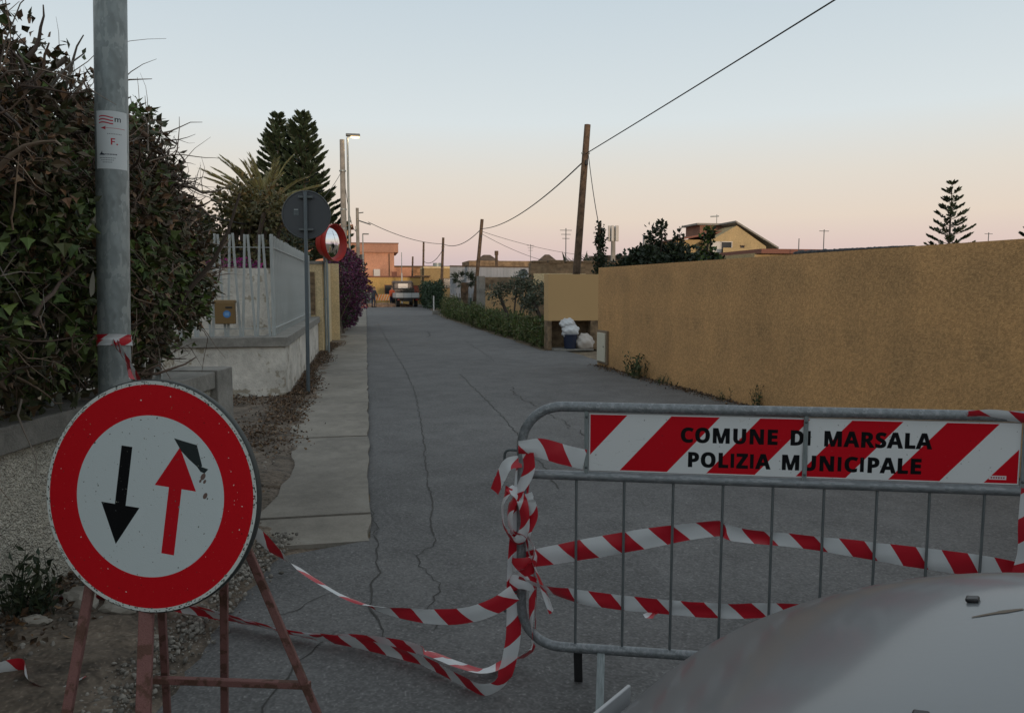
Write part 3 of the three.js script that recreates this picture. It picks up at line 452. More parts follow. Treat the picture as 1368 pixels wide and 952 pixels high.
{ // date palm behind the fence
  const t = thing('date_palm', 'feathery olive green palm in front of the twin pines', 'palm', [-3.9, 0, -31.5]);
  part(t, 'trunk', rod([0, 0, 0], [0, 4.7, 0], 0.28, 0.24, 9), M.wood);
  const L = new Leaves(), tw = [];
  for (let k = 0; k < 46; k++) {
    const a = rr(0, 6.283), up = rr(0.45, 1.5), l = rr(2.0, 2.9), d = V(Math.cos(a) * Math.cos(up), Math.sin(up), Math.sin(a) * Math.cos(up)), c = new THREE.QuadraticBezierCurve3(V(0, 4.6, 0), V(0, 4.6, 0).addScaledVector(d, l * 0.6), V(0, 4.6, 0).addScaledVector(d, l).add(V(Math.cos(a) * 0.35, -0.45, Math.sin(a) * 0.35)));
    tw.push(paint(new THREE.TubeGeometry(c, 6, 0.02, 4), [0.09, 0.09, 0.05]));
    for (let i = 0; i < 64; i++) { const s = 0.15 + 0.85 * i / 64, q = c.getPoint(s), n = c.getTangent(s), sd = V(-Math.sin(a), 0, Math.cos(a)).multiplyScalar(i % 2 ? 1 : -1); L.blade(q, n.multiplyScalar(0.9).addScaledVector(sd, 0.55).add(V(0, 0.15, 0)), 0.5 * (1 - 0.5 * s), 0.018, shade([0.13, 0.14, 0.065], 0.25)); }
  }
  part(t, 'rachis', joinTwigs(tw), twigMat); part(t, 'fronds', L.geo(), leafMat, 'stuff');
}
{ // small fan palm on the far side of the road
  const t = thing('fan_palm', 'short fan palm with a stout trunk before the grey sheet wall', 'palm', [5.95, 0, -46]);
  part(t, 'trunk', rod([0, 0, 0], [0, 2.0, 0], 0.2, 0.26, 9), M.wood); const L = new Leaves();
  for (let k = 0; k < 46; k++) { const a = rr(0, 6.283), up = rr(-0.5, 0.9), d = V(Math.cos(a) * Math.cos(up), Math.sin(up), Math.sin(a) * Math.cos(up)), hub = V(0, 2.1, 0).addScaledVector(d, rr(0.35, 0.6)); for (let i = 0; i < 14; i++) L.blade(hub, d.clone().add(V(gauss() * 0.6, gauss() * 0.6, gauss() * 0.6)), rr(0.3, 0.5), 0.02, shade([0.03, 0.045, 0.025])); }
  part(t, 'fronds', L.geo(), leafMat, 'stuff');
}
{ // trees behind the tan wall
  crownTree('leafy_tree', 'dark leafy tree with thin tall shoots behind the tan wall', [8.9, 0, -22], [...cloudOf(22, 0, 2.4, 0, 1.05, 0.5, 0.7, 0.45, 240), [-0.28, 3.25, 0, 0.2, 0.5, 0.2, 120], [0.05, 3.35, 0.1, 0.16, 0.4, 0.16, 90], [0.62, 3.05, 0, 0.18, 0.42, 0.18, 110], [0.3, 2.9, 0, 0.3, 0.3, 0.3, 120]], [0.14, 0.055], DEEP, 0.07);
  crownTree('leafy_tree', 'fresh green tree in front of the gabled house behind the tan wall', [10.55, 0, -22], [...cloudOf(12, 0, 2.35, 0, 0.75, 0.4, 0.6, 0.38, 180), [-0.05, 3.05, 0, 0.25, 0.5, 0.2, 150], [0.05, 3.4, 0, 0.12, 0.25, 0.12, 50]], [0.14, 0.055], [...DEEP, ...FRESH], 0.06);
  crownTree('leafy_tree', 'low dark shrub between the ivy post and the leafy tree', [7.75, 0, -22.4], cloudOf(9, 0, 2.15, 0, 0.35, 0.35, 0.4, 0.3, 130), [0.1, 0.04], DEEP, 0.05);
  crownTree('leafy_tree', 'pale clipped shrub below the gabled house', [13.2, 0, -24.5], cloudOf(12, 0, 2.1, 0, 0.9, 0.35, 0.5, 0.35, 130), [0.09, 0.035], [[0.07, 0.09, 0.04], [0.05, 0.07, 0.03]], 0.05);
}
{ // olive trees and rank green verge on the right of the road
  const ol = (pos, s, label) => crownTree('olive_tree', label, pos, [[-0.55 * s, 1.35 * s, 0, 0.48 * s, 0.36 * s, 0.4 * s, 460], [0.1 * s, 1.7 * s, 0, 0.52 * s, 0.4 * s, 0.4 * s, 500], [0.6 * s, 1.45 * s, 0.1, 0.5 * s, 0.45 * s, 0.4 * s, 480], [0.3 * s, 1.15 * s, -0.2, 0.4 * s, 0.3 * s, 0.4 * s, 180]], [0.11, 0.03], OLIVE, 0.075, 'olive trees by the road', [0.075, 0.06, 0.05]);
  ol([5.45, 0, -27.5], 1.1, 'open branched olive tree before the yellow wall patch'); ol([5.9, 0, -24.2], 0.92, 'leaning olive tree beside the ochre wall end');
  const L = new Leaves(), G = [[0.06, 0.095, 0.018], [0.08, 0.12, 0.022], [0.045, 0.07, 0.016], [0.11, 0.13, 0.04], [0.13, 0.12, 0.05]];
  for (let k = 0; k < 1500; k++) { const z = -20.4 - 26 * rnd() ** 1.25, t = (-z - 20.4) / 26, x = roadR(z) + 0.12 + rnd() * 0.95, h = (0.72 + 0.3 * t) * (0.12 + 1.15 * fbm(x * 1.5, z * 0.9, 0, 3, 91)); clump(L, V(x, h * rr(0.35, 0.95), z), [0.22, h * 0.4, 0.25], 15, 0.12, 0.028, G); for (let i = 0; i < 5; i++) L.blade(V(x + gauss() * 0.2, 0.0, z + gauss() * 0.2), V(gauss() * 0.3, 1, gauss() * 0.3), h * rr(0.7, 1.4), 0.012, shade(pick(G))); }
  solo('roadside_weeds', L.geo(), leafMat, 'rank green weeds growing along the road edge past the bin niche', 'weeds', null, 'stuff');
  const C = new Leaves(); for (let k = 0; k < 260; k++) { const z = rr(-57, -69), x = 5.3 + rr(-0.5, 0.6), y = rr(0.2, 2.0); clump(C, V(x, y, z), [0.3, 0.3, 0.35], 22, 0.16, 0.06, [[0.015, 0.04, 0.014], [0.022, 0.055, 0.018]]); }
  solo('clipped_hedge', C.geo(), leafMat, 'dark green clipped hedge beside the parked truck', 'hedge', null, 'stuff');
  // weeds at the foot of the tan wall and the low wall
  const weed = (pos, n, h, spread, label, cols) => { const W = new Leaves(); for (let k = 0; k < n; k++) { const a = gauss() * spread, b = gauss() * 0.1, hh = h * rr(0.4, 1.1); const d = V(gauss() * 0.35, 1, gauss() * 0.35); for (let i = 0; i < 7; i++) { const q = V(a, 0, b).addScaledVector(d, hh * i / 7); W.blade(q, V(gauss(), 0.6, gauss()), h * 0.17, h * 0.035, shade(pick(cols))); } W.blade(V(a, 0, b), d, hh, 0.004, shade(cols[0])); } const o = solo('weed_tuft', W.geo(), leafMat, label, 'weed'); o.position.set(...pos); return o; };
  const WC = [[0.04, 0.06, 0.02], [0.055, 0.08, 0.025], [0.09, 0.085, 0.04]];
  weed([5.0, 0, -13.5], 40, 0.45, 0.35, 'bushy weeds with dry stalks below the meter box wall', WC).rotation.y = 1.5; weed([5.12, 0, -12.4], 22, 0.2, 0.3, 'low weed patch further along the tan wall foot', WC).rotation.y = 1.5;
  weed([5.3, 0, -10.3], 10, 0.22, 0.12, 'small weed beside the broad leaved weed at the wall foot', WC); weed([5.42, 0, -9.6], 16, 0.34, 0.1, 'broad leaved upright weed at the tan wall foot', WC); weed([5.48, 0, -8.7], 7, 0.14, 0.1, 'tiny weed at the wall foot above the barrier rail', WC);
  weed([-1.72, 0.06, -4.02], 34, 0.34, 0.12, 'dark feathery weed at the foot of the rough white wall', [[0.025, 0.04, 0.018], [0.04, 0.05, 0.022]]);
}

// ------------------------------------------------------------ posts, lamps, wires
function woodPole(pos, top, r, label) { const t = thing('utility_pole', label, 'pole', pos); part(t, 'shaft', metric(rod([0, 0, 0], [top[0] - pos[0], top[1], top[2] - pos[2]], r, r * 0.75, 10), 0.8), M.wood); const f = [lerp(0, top[0] - pos[0], 0.87), top[1] * 0.87, 0]; part(t, 'insulator', rod([f[0] - 0.13, f[1], 0.02], [f[0] + 0.13, f[1], 0.02], 0.03), M.zinc); part(t, 'insulator', rbox(0.08, 0.16, 0.2, f[0], f[1] - 0.3, 0.08, 0.01), M.dark); return t; }
woodPole([6.4, 0, -23], [6.87, 6.75, -23], 0.13, 'tall leaning wooden utility pole rising behind the ochre wall end');
woodPole([6.8, 0, -48], [7.38, 6.05, -48], 0.14, 'leaning wooden utility pole beside the fan palm');
woodPole([5.84, 0, -60], [6.1, 5.65, -60], 0.13, 'dark wooden utility pole past the clipped hedge');
woodPole([5.3, 0, -72], [5.45, 6.0, -72], 0.12, 'thin wooden pole behind the parked truck');
woodPole([4.7, 0, -80], [4.9, 4.95, -80], 0.12, 'short slanting pole before the far yellow house');
{ const t = thing('utility_pole', 'short stub of a pole in front of the grey sheet wall', 'pole', [9.0, 0, -52]); part(t, 'shaft', rod([0, 0, 0], [0, 4.1, 0], 0.12, 0.1, 8), M.wood); part(t, 'cap', rbox(0.24, 0.3, 0.24, 0, 4.1, 0, 0.02), M.wood); }
{ const t = thing('white_post', 'white marker post at the road edge by the hedge', 'post', [4.85, 0, -55]); part(t, 'shaft', rod([0, 0, 0], [0, 1.1, 0], 0.05), mat(0.6, 0.6, 0.58)); part(t, 'cap', rod([0, 1.1, 0], [0, 1.14, 0], 0.06, 0.03), M.dark); }
{ // concrete pole with a lit street lamp
  const p = thing('concrete_pole', 'thick banded concrete pole standing in the bougainvillea', 'pole', [-0.99, 0, -37]);
  part(p, 'shaft', metric(rod([0, 0, 0], [0, 8.65, 0], 0.17, 0.11, 12), 0.6), M.coping); for (const y of [3.6, 4.5, 5.4, 7.2]) part(p, 'band', new THREE.CylinderGeometry(0.16, 0.16, 0.06, 12).translate(0, y, 0), M.zinc);
  const l = thing('street_lamp', 'thin steel street lamp with its lit head above the concrete pole', 'street lamp', [-0.74, 0, -37.02]);
  part(l, 'pole', rod([0, 0, 0], [0, 8.75, 0], 0.06, 0.045, 8), M.zinc); part(l, 'arm', rod([0, 8.73, 0], [0.12, 8.85, 0], 0.035), M.zinc);
  const hd = part(l, 'lamp_head', rbox(0.66, 0.12, 0.24, 0.26, 8.88, 0, 0.03), M.zincDark);
  part(hd, 'lamp_lens', rbox(0.42, 0.06, 0.2, 0.36, 8.8, 0, 0.02), new THREE.MeshStandardMaterial({ color: col(1, 0.8, 0.5), emissive: col(1, 0.72, 0.38), emissiveIntensity: 1.6 }));
  const pl = new THREE.PointLight(col(1, 0.75, 0.45), 1.5); pl.position.set(0.36, 8.72, 0); pl.castShadow = true; l.add(pl);
  const q = thing('lattice_pole', 'pale concrete pole with a short lamp arm before the pink house', 'pole', [-0.42, 0, -45]);
  part(q, 'shaft', metric(rod([0, 0, 0], [0, 6.3, 0], 0.13, 0.09, 10), 0.6), M.coping); part(q, 'arm', rod([0, 6.0, 0], [0.35, 6.05, 0], 0.03), M.zincDark); part(q, 'lamp_arm', rod([0, 5.6, 0], [0.75, 5.35, 0.1], 0.035), M.zincDark); part(q, 'insulator', rbox(0.14, 0.3, 0.14, -0.08, 5.1, 0, 0.02), M.zinc);
  const s = thing('street_lamp', 'small unlit street lamp far off in front of the pink house', 'street lamp', [-0.2, 0, -68]); part(s, 'pole', rod([0, 0, 0], [0, 6.4, 0], 0.07, 0.05, 8), M.zinc); part(s, 'lamp_head', rbox(0.55, 0.1, 0.2, 0.25, 6.4, 0, 0.02).rotateZ(0), M.zincDark);
  const f = thing('flag_post', 'slim white post in front of the far stone house', 'post', [3.45, 0, -74]); part(f, 'lower_tube', rod([0, 0, 0], [0, 3.1, 0], 0.07), mat(0.6, 0.58, 0.55)); part(f, 'upper_tube', rod([0, 3.1, 0], [0, 5.1, 0], 0.035), M.zinc);
}
function wire(label, a, b, sag, r, group) { const pts = []; for (let i = 0; i <= 12; i++) { const t = i / 12; pts.push([lerp(a[0], b[0], t), lerp(a[1], b[1], t) - sag * 4 * t * (1 - t), lerp(a[2], b[2], t)]); } return solo('overhead_wire', tube(pts, r, 40, 5), M.wire, label, 'wire', group); }
wire('thick overhead cable rising from the tall leaning pole over the tan wall', [6.8, 5.85, -22.9], [9.6, 7.75, -0.5], 0.05, 0.016);
wire('overhead cable between the tall leaning pole and the palm pole', [6.75, 5.62, -23], [7.3, 5.45, -48], 0.5, 0.022);
wire('overhead cable between the palm pole and the hedge pole', [7.28, 5.4, -48], [6.05, 5.15, -60], 0.5, 0.025);
wire('overhead cable from the hedge pole across the road to the lamp arm pole', [6.05, 5.15, -60], [0.2, 5.5, -45], 0.3, 0.02);
wire('low sagging cable between the hedge pole and the pole behind the truck', [6.0, 4.6, -60], [5.4, 4.2, -72], 0.5, 0.025);
wire('sagging cable between the two concrete poles', [-0.9, 6.6, -37], [-0.45, 5.1, -45], 0.8, 0.014);
wire('pale service cable crossing the garden tree to the concrete pole', [-3.6, 3.35, -14.5], [-1.02, 7.2, -37], 1.35, 0.012);
wire('thin service wire fanning down from the palm pole to the far roofs', [7.3, 5.3, -48], [21, 4.3, -62], 0.4, 0.014, 'service wires to the far roofs');
wire('lower thin service wire dropping from the palm pole to the nearer roofs', [7.3, 5.15, -48], [15, 3.4, -56], 0.3, 0.014, 'service wires to the far roofs');
wire('cable dropping from the tall leaning pole to the ivy post', [6.9, 5.9, -23], [6.45, 3.45, -20.4], 0.15, 0.012);
{ // ivy post
  const t = thing('ivy_post', 'slender post wrapped in dark ivy beside the ochre wall end', 'post', [6.47, 0, -20.4]); part(t, 'post', rod([0, 0, 0], [0, 3.5, 0], 0.05), M.wood); const L = new Leaves();
  for (let k = 0; k < 90; k++) { const y = rr(1.7, 3.55), r = 0.05 + 0.13 * (1 - (y - 1.7) / 1.95); clump(L, V(gauss() * r + 0.06 * (1 - (y - 1.7) / 1.9), y, gauss() * r), [0.09, 0.09, 0.09], 12, 0.075, 0.035, DEEP); } part(t, 'ivy', L.geo(), leafMat, 'stuff');
  const m = thing('antenna_mast', 'far grey telecom mast with a ring of panel antennas', 'mast', [23.6, 0, -70]); part(m, 'pole', rod([0, 0, 0], [0, 7.4, 0], 0.28, 0.2, 10), M.coping); for (let k = 0; k < 6; k++) { const a = k * 1.047; part(m, 'panel_antenna', rbox(0.22, 1.5, 0.16, Math.cos(a) * 0.42, 6.9, Math.sin(a) * 0.42, 0.03), mat(0.5, 0.48, 0.45)); } part(m, 'ring', new THREE.TorusGeometry(0.36, 0.04, 6, 16).rotateX(1.57).translate(0, 6.5, 0), M.zinc);
  const m2 = thing('antenna_mast', 'smaller far antenna mast just above the leafy tree', 'mast', [31, 0, -80]); part(m2, 'pole', rod([0, 0, 0], [0, 7.4, 0], 0.2, 0.15, 8), M.coping); for (let k = 0; k < 5; k++) { const a = k * 1.257; part(m2, 'panel_antenna', rbox(0.2, 1.2, 0.14, Math.cos(a) * 0.45, 6.9, Math.sin(a) * 0.45, 0.03), mat(0.5, 0.48, 0.45)); }
}
{ // round sign seen from behind on its post
  const t = thing('road_sign', 'round grey road sign seen from behind on a thin post', 'road sign', [-0.93, 0, -12.2], -0.1);
  part(t, 'post', rod([0, 0, 0], [0.03, 3.18, 0], 0.03, 0.03, 12), phys(0.1, 0.125, 0.14, 0.5, { metalness: 0.3 }));
  const disc = part(t, 'disc', new THREE.CylinderGeometry(0.37, 0.37, 0.012, 56).rotateX(Math.PI / 2).translate(0.03, 2.83, -0.05), mat(0.055, 0.062, 0.07, 0.6));
  part(disc, 'rim', new THREE.TorusGeometry(0.366, 0.012, 8, 56).translate(0.03, 2.83, -0.046), mat(0.06, 0.068, 0.075, 0.55));
  for (const y of [2.6, 3.1]) part(t, 'clamp', rbox(0.22, 0.035, 0.05, 0.03, y, -0.015, 0.006), M.zincDark);
  const st = part(disc, 'maker_label', new THREE.PlaneGeometry(0.09, 0.11).translate(-0.12, 2.87, -0.0425), new THREE.MeshStandardMaterial({ roughness: 0.6, map: canvasTex(64, 80, (c) => { c.fillStyle = '#3b4347'; c.fillRect(0, 0, 64, 80); c.fillStyle = '#a8b0b2'; c.fillRect(6, 6, 46, 9); c.strokeStyle = '#8b9496'; c.lineWidth = 2; for (let i = 0; i < 3; i++) c.strokeRect(6, 26 + i * 17, 46, 12); }) }));
  st.userData.label = 'small grey maker label';
}
{ // traffic mirrors on the gate pillar
  const red = phys(0.42, 0.022, 0.015, 0.45);
  const t = thing('traffic_mirror', 'red backed convex traffic mirror above the yellow wall', 'mirror', [-0.98, 0, -20.0], 1.0);
  part(t, 'post', rod([0, 0, 0], [0, 3.2, 0], 0.03), M.zinc);
  const dome = (r, bulge) => { const pts = []; for (let i = 0; i <= 12; i++) { const a = i / 12; pts.push(new THREE.Vector2(Math.max(0.0005, r * a), bulge * (1 - a * a))); } return new THREE.LatheGeometry(pts, 40).rotateX(Math.PI / 2); };
  const frame = part(t, 'hood', new THREE.LatheGeometry([[0.40, -0.02], [0.47, 0.0], [0.48, 0.14], [0.462, 0.14], [0.455, 0.02], [0.4, 0.02]].map((p) => new THREE.Vector2(...p)), 44).rotateX(Math.PI / 2).translate(0.12, 2.85, 0.08), red);
  part(frame, 'back_shell', new THREE.CylinderGeometry(0.47, 0.32, 0.26, 40).rotateX(Math.PI / 2).translate(0.12, 2.85, -0.06), red);
  part(t, 'mirror_glass', dome(0.43, 0.09).translate(0.12, 2.85, 0.1), new THREE.MeshStandardMaterial({ color: col(0.85, 0.87, 0.9), metalness: 1, roughness: 0.03, side: THREE.DoubleSide }));
}

// ------------------------------------------------------------ far street end: houses, truck, roadworks
function windowIn(parent, x, y, z, w, h, frameM, glassM = M.glass) { const f = part(parent, 'window', merge([box(w + 0.12, 0.06, 0.08, x, y + h / 2, z), box(w + 0.12, 0.06, 0.08, x, y - h / 2, z), box(0.06, h - 0.061, 0.08, x - w / 2, y, z), box(0.06, h - 0.061, 0.08, x + w / 2, y, z)]), frameM); part(f, 'pane', box(w, h, 0.02, x, y, z - 0.005), glassM); return f; }
const whiteM = mat(0.55, 0.53, 0.5), shutM = mat(0.16, 0.09, 0.06), terracotta = mat(0.2, 0.085, 0.06);
{
  const b = thing('pink_house', 'pink two storey house with a flat overhanging roof at the street end', 'house', [0, 0, -88]);
  const pink = new THREE.MeshStandardMaterial({ color: col(0.6, 0.31, 0.2), map: T.stuccoCol, roughness: 0.9 }), pink2 = new THREE.MeshStandardMaterial({ color: col(0.46, 0.24, 0.16), map: T.stuccoCol, roughness: 0.9 });
  part(b, 'wall', metric(box(10, 5.6, 8, -1.9, 2.8, 0), 0.3), pink); part(b, 'parapet', metric(box(10.9, 0.95, 8.6, -1.9, 6.0, 0), 0.3), pink2); part(b, 'roof_edge', box(11, 0.1, 8.7, -1.9, 6.52, 0), shutM);
  part(b, 'rear_wing', metric(box(3, 4, 5, 3.9, 2, -2), 0.3), pink); part(b, 'stair_tower', metric(box(3.6, 2.0, 4, -3.4, 7.5, -1), 0.3), new THREE.MeshStandardMaterial({ color: col(0.5, 0.3, 0.15), map: T.stuccoCol, roughness: 0.9 })); part(b, 'tower_roof', box(4.2, 0.25, 4.6, -3.4, 8.6, -1), pink2);
  part(b, 'downpipe', rod([2.55, 0.2, 4.06], [2.55, 5.4, 4.06], 0.06), M.wood);
  windowIn(b, -0.6, 4.75, 4.02, 0.9, 1.1, shutM); windowIn(b, -2.0, 4.75, 4.02, 0.7, 1.1, shutM); windowIn(b, 3.1, 3.0, 4.03, 0.5, 0.8, terracotta, terracotta);
  part(b, 'air_unit', rbox(0.7, 0.8, 0.4, 1.2, 3.3, 4.25, 0.04), whiteM);
}
{
  const b = thing('yellow_house', 'long low yellow house with a flat roof behind the roadworks', 'house', [3.6, 0, -78]);
  const yel = new THREE.MeshStandardMaterial({ color: col(0.62, 0.4, 0.14), map: T.stuccoCol, roughness: 0.9 });
  part(b, 'wall', metric(box(11, 2.75, 5, -0.4, 1.375, -2.5), 0.3), yel); part(b, 'roof_edge', box(11.2, 0.12, 5.2, -0.4, 2.81, -2.5), terracotta);
  windowIn(b, -3.1, 1.55, 0.03, 0.5, 0.4, shutM); windowIn(b, 0.05, 1.5, 0.03, 0.55, 0.4, shutM); windowIn(b, -1.25, 1.2, 0.03, 0.9, 1.5, terracotta); windowIn(b, 1.35, 1.2, 0.03, 0.9, 1.4, terracotta, mat(0.3, 0.08, 0.05));
  const c = thing('ochre_house', 'ochre house with a canopy between the poles past the hedge', 'house', [7.6, 0, -71]);
  part(c, 'wall', metric(box(4.4, 3.5, 5, 0, 1.75, -2.5), 0.3), new THREE.MeshStandardMaterial({ color: col(0.42, 0.29, 0.13), map: T.stuccoCol, roughness: 0.9 })); part(c, 'canopy', box(1.4, 0.12, 1.2, -2.4, 2.75, 0.3), M.wood); part(c, 'parapet', metric(box(4.5, 0.16, 5.1, 0, 3.58, -2.5), 0.3), M.cream); windowIn(c, 0.3, 2.1, 0.03, 1.4, 0.9, M.wood); part(c, 'water_tank', new THREE.CylinderGeometry(0.4, 0.4, 0.4, 16).translate(-0.8, 3.86, -2), M.zinc);
  const s = thing('stone_house', 'plain brown stone house with a flat roof beside the pink house', 'house', [6.4, 0, -92]); part(s, 'wall', metric(box(7, 4.1, 5, 0, 2.05, 0), 0.3), new THREE.MeshStandardMaterial({ color: col(0.42, 0.27, 0.17), map: T.stone, roughness: 0.9 })); part(s, 'roof_edge', box(7.2, 0.15, 5.2, 0, 4.18, 0), M.wood);
}
{ // walls on the right beyond the road
  const g = thing('sheet_wall', 'pale grey corrugated sheet wall above the stone yard wall', 'wall', [5.55, 0, -50.4], 0.27);
  const panels = 17, pw = 0.44; for (let k = 0; k < panels; k++) { const sh = []; for (let i = 0; i < 4; i++) sh.push(box(0.06, 3.1, 0.03, k * pw + 0.055 + i * 0.11, 1.55, 0.03)); sh.push(box(pw - 0.006, 3.1, 0.03, k * pw + pw / 2, 1.55, 0)); part(g, 'sheet', merge(sh), k % 3 ? M.sheet ||= mat(0.36, 0.385, 0.42, 0.6) : M.sheet2 ||= mat(0.33, 0.355, 0.385, 0.65)); }
  part(g, 'top_flashing', box(panels * pw, 0.09, 0.1, panels * pw / 2, 3.13, 0.01), M.wood);
  const d = thing('dish_antenna', 'small satellite dish on the stone yard wall', 'dish', [7.3, 2.0, -34.6]); part(d, 'dish', new THREE.SphereGeometry(0.34, 20, 8, 0, 6.283, 0, 0.75).rotateX(-1.1).translate(0, 0.25, 0), mat(0.3, 0.34, 0.38)); part(d, 'arm', rod([0, -0.02, -0.05], [0, 0.45, -0.1], 0.025), M.zincDark);
  const f = thing('picket_fence', 'short row of grey pickets by the fan palm', 'fence', [5.2, 0, -47.2]); for (let k = 0; k < 8; k++) part(f, 'picket', rbox(0.06, 1.25, 0.03, k * 0.2, 0.7, 0, 0.008), M.coping); part(f, 'rail', box(1.6, 0.05, 0.03, 0.7, 0.5, -0.032), M.wood); part(f, 'mesh_sheet', box(1.5, 0.9, 0.02, 0.7, 0.6, -0.35), mat(0.05, 0.09, 0.08)); part(f, 'plinth', box(3.2, 0.25, 0.2, 0.5, 0.12, -0.3), M.coping);
  const w = thing('yard_wall', 'weathered stone yard wall with a yellow plastered patch behind the olive trees', 'wall', [5.45, 0, -35.6], 0.2);
  part(w, 'stone_wall', metric(box(6.6, 2.2, 0.3, 3.4, 1.1, -0.16), 0.4), M.stoneGrey ||= new THREE.MeshStandardMaterial({ color: col(0.36, 0.3, 0.24), map: T.stone, roughness: 1 })); part(w, 'plaster_patch', metric(box(3.4, 1.55, 0.05, 1.8, 0.78, 0.02), 0.4), M.yellow); part(w, 'pillar', metric(box(0.3, 2.25, 0.4, 0.0, 1.12, -0.14), 0.5), M.coping); part(w, 'pinnacle', rod([1.75, 1.56, 0.02], [1.75, 1.85, 0.02], 0.05, 0.02), M.white);
  const y = thing('ruined_wall', 'crumbling brown stone wall with plaster remnants behind the ochre wall end', 'wall', [6.9, 0, -31.5], 0.12);
  part(y, 'stone_wall', metric(gridBox(7, 2.75, 0.35, 0.35).translate(3.5, 1.375, 0), 0.4), M.stone); part(y, 'plaster_remnant', metric(box(2.4, 0.5, 0.05, 1.3, 2.05, 0.2), 0.4), M.cream);
  for (let k = 0; k < 9; k++) part(y, 'coping_stone', rbox(rr(0.5, 0.75), rr(0.08, 0.16), 0.4, 0.4 + k * 0.76, 2.8, 0, 0.03), M.stone);
  const r = thing('old_roofs', 'dark low rooftops on the skyline past the leaning pole', 'house', [24, 0, -84]); part(r, 'wall', metric(box(26, 4.6, 6, 0, 2.3, 0), 0.3), M.stone); part(r, 'gable', new THREE.CylinderGeometry(0.5, 1.9, 0.8, 4).rotateY(0.785).translate(-10.6, 4.95, 0), M.wood); part(r, 'gable', new THREE.CylinderGeometry(0.3, 1.6, 0.9, 4).rotateY(0.785).translate(-3.6, 5.0, 0), M.wood); part(r, 'roof_block', box(5, 0.9, 4, 4.5, 4.9, 0), M.wood);
  const ag = new Leaves(); for (let k = 0; k < 26; k++) ag.blade(V(gauss() * 0.8, 0, gauss() * 0.2), V(gauss() * 0.9, 0.7, gauss() * 0.5), rr(0.4, 0.8), 0.06, shade([0.03, 0.045, 0.03])); const ao = solo('agave', ag.geo(), leafMat, 'spiky agave leaves on the far wall top', 'plant'); ao.position.set(10.7, 2.9, -37.4);
  const aw = thing('agave_wall', 'rough stone wall topped by the agave', 'wall', [11.9, 0, -37.6]); part(aw, 'stone_wall', metric(box(7.2, 2.92, 0.4, 0, 1.46, 0), 0.4), M.stone);
  for (const [x, z, h, l] of [[9.7, -36, 4.6, 'thin rooftop aerial above the agave wall'], [13.2, -60, 5.2, 'thin television aerial on the skyline by the palm pole']]) { const t = thing('aerial', l, 'aerial', [x, 0, z]); part(t, 'mast', rod([0, 0, 0], [0, h, 0], 0.022), M.zincDark); for (const k of [0, 0.2, 0.4]) part(t, 'element', rod([-0.3 + k * 0.3, h - 0.1 - k, 0], [0.3 - k * 0.3, h - 0.1 - k, 0], 0.014), M.zincDark); }
}
{ // gabled house behind the tan wall
  const h = thing('gabled_house', 'cream house with a long sloping gable above the tan wall', 'house', [31, 0, -62]);
  const cream = new THREE.MeshStandardMaterial({ color: col(0.5, 0.38, 0.2), map: T.stuccoCol, roughness: 0.9 }), shape = (pts, d) => { const s = new THREE.Shape(); pts.forEach(([x, y], i) => (i ? s.lineTo(x, y) : s.moveTo(x, y))); return new THREE.ExtrudeGeometry(s, { depth: d, bevelEnabled: false }); };
  part(h, 'gable_wall', metric(shape([[-2.0, 0], [3.2, 0], [3.2, 5.25], [0.4, 7.0], [-2.0, 5.7]], 7).translate(0, 0, -5.2), 0.3), cream);
  part(h, 'side_wing', metric(box(2.6, 5.9, 5, -2.9, 2.95, -2.9), 0.3), cream); part(h, 'wing_roof', shape([[-4.5, 5.75], [-4.5, 5.9], [0.3, 6.75], [0.3, 6.6]], 5.6).translate(0, 0, -5.1), terracotta);
  part(h, 'attic', metric(box(2.3, 1.0, 3, -0.5, 6.75, -2.6), 0.3), new THREE.MeshStandardMaterial({ color: col(0.3, 0.16, 0.11), map: T.stuccoCol })); part(h, 'attic_roof', box(2.9, 0.16, 3.4, -0.6, 7.32, -2.5), M.coping);
  part(h, 'roof_slope', shape([[0.2, 7.25], [0.2, 7.4], [4.3, 5.2], [4.3, 5.05]], 7.4).translate(0, 0, -5.4), M.coping);
  windowIn(h, -0.55, 5.0, 1.84, 1.0, 1.2, whiteM); windowIn(h, -1.5, 5.0, 1.84, 0.8, 1.2, whiteM, whiteM); windowIn(h, 0.95, 5.15, 1.84, 0.3, 0.3, M.wood); part(h, 'balcony', box(3.0, 0.12, 1.0, 0.2, 4.3, 2.3), M.coping); part(h, 'balcony_rail', box(3.0, 0.7, 0.05, 0.2, 4.7, 2.75), cream);
  const a = part(h, 'aerial', rod([-0.1, 7.4, -1], [-0.1, 8.2, -1], 0.025), M.zincDark); part(a, 'element', rod([-0.7, 8.0, -1], [0.1, 8.05, -1], 0.05), M.zinc);
  const r = thing('tiled_roof', 'dull red tiled roof edge peeping over the tan wall', 'roof', [28.5, 0, -46]); part(r, 'wall', box(7, 4.0, 5, 0.6, 2.0, -3), cream); part(r, 'tiles', box(6.0, 0.3, 6, 0.2, 4.1, -2.8), terracotta);
  for (const [x, z, hh, l] of [[29.7, -45, 5.5, 'tall thin aerial over the tiled roof'], [27.9, -45, 4.9, 'short thin aerial over the tiled roof'], [47, -50, 5.9, 'thin rod aerial past the lone pine']]) { const t = thing('aerial', l, 'aerial', [x, 0, z]); part(t, 'mast', rod([0, 0, 0], [0, hh, 0], 0.03), M.zincDark); if (hh !== 4.9) part(t, 'element', rod([-0.35, hh - 0.1, 0], [0.35, hh - 0.1, 0], 0.02), M.zincDark); }
}
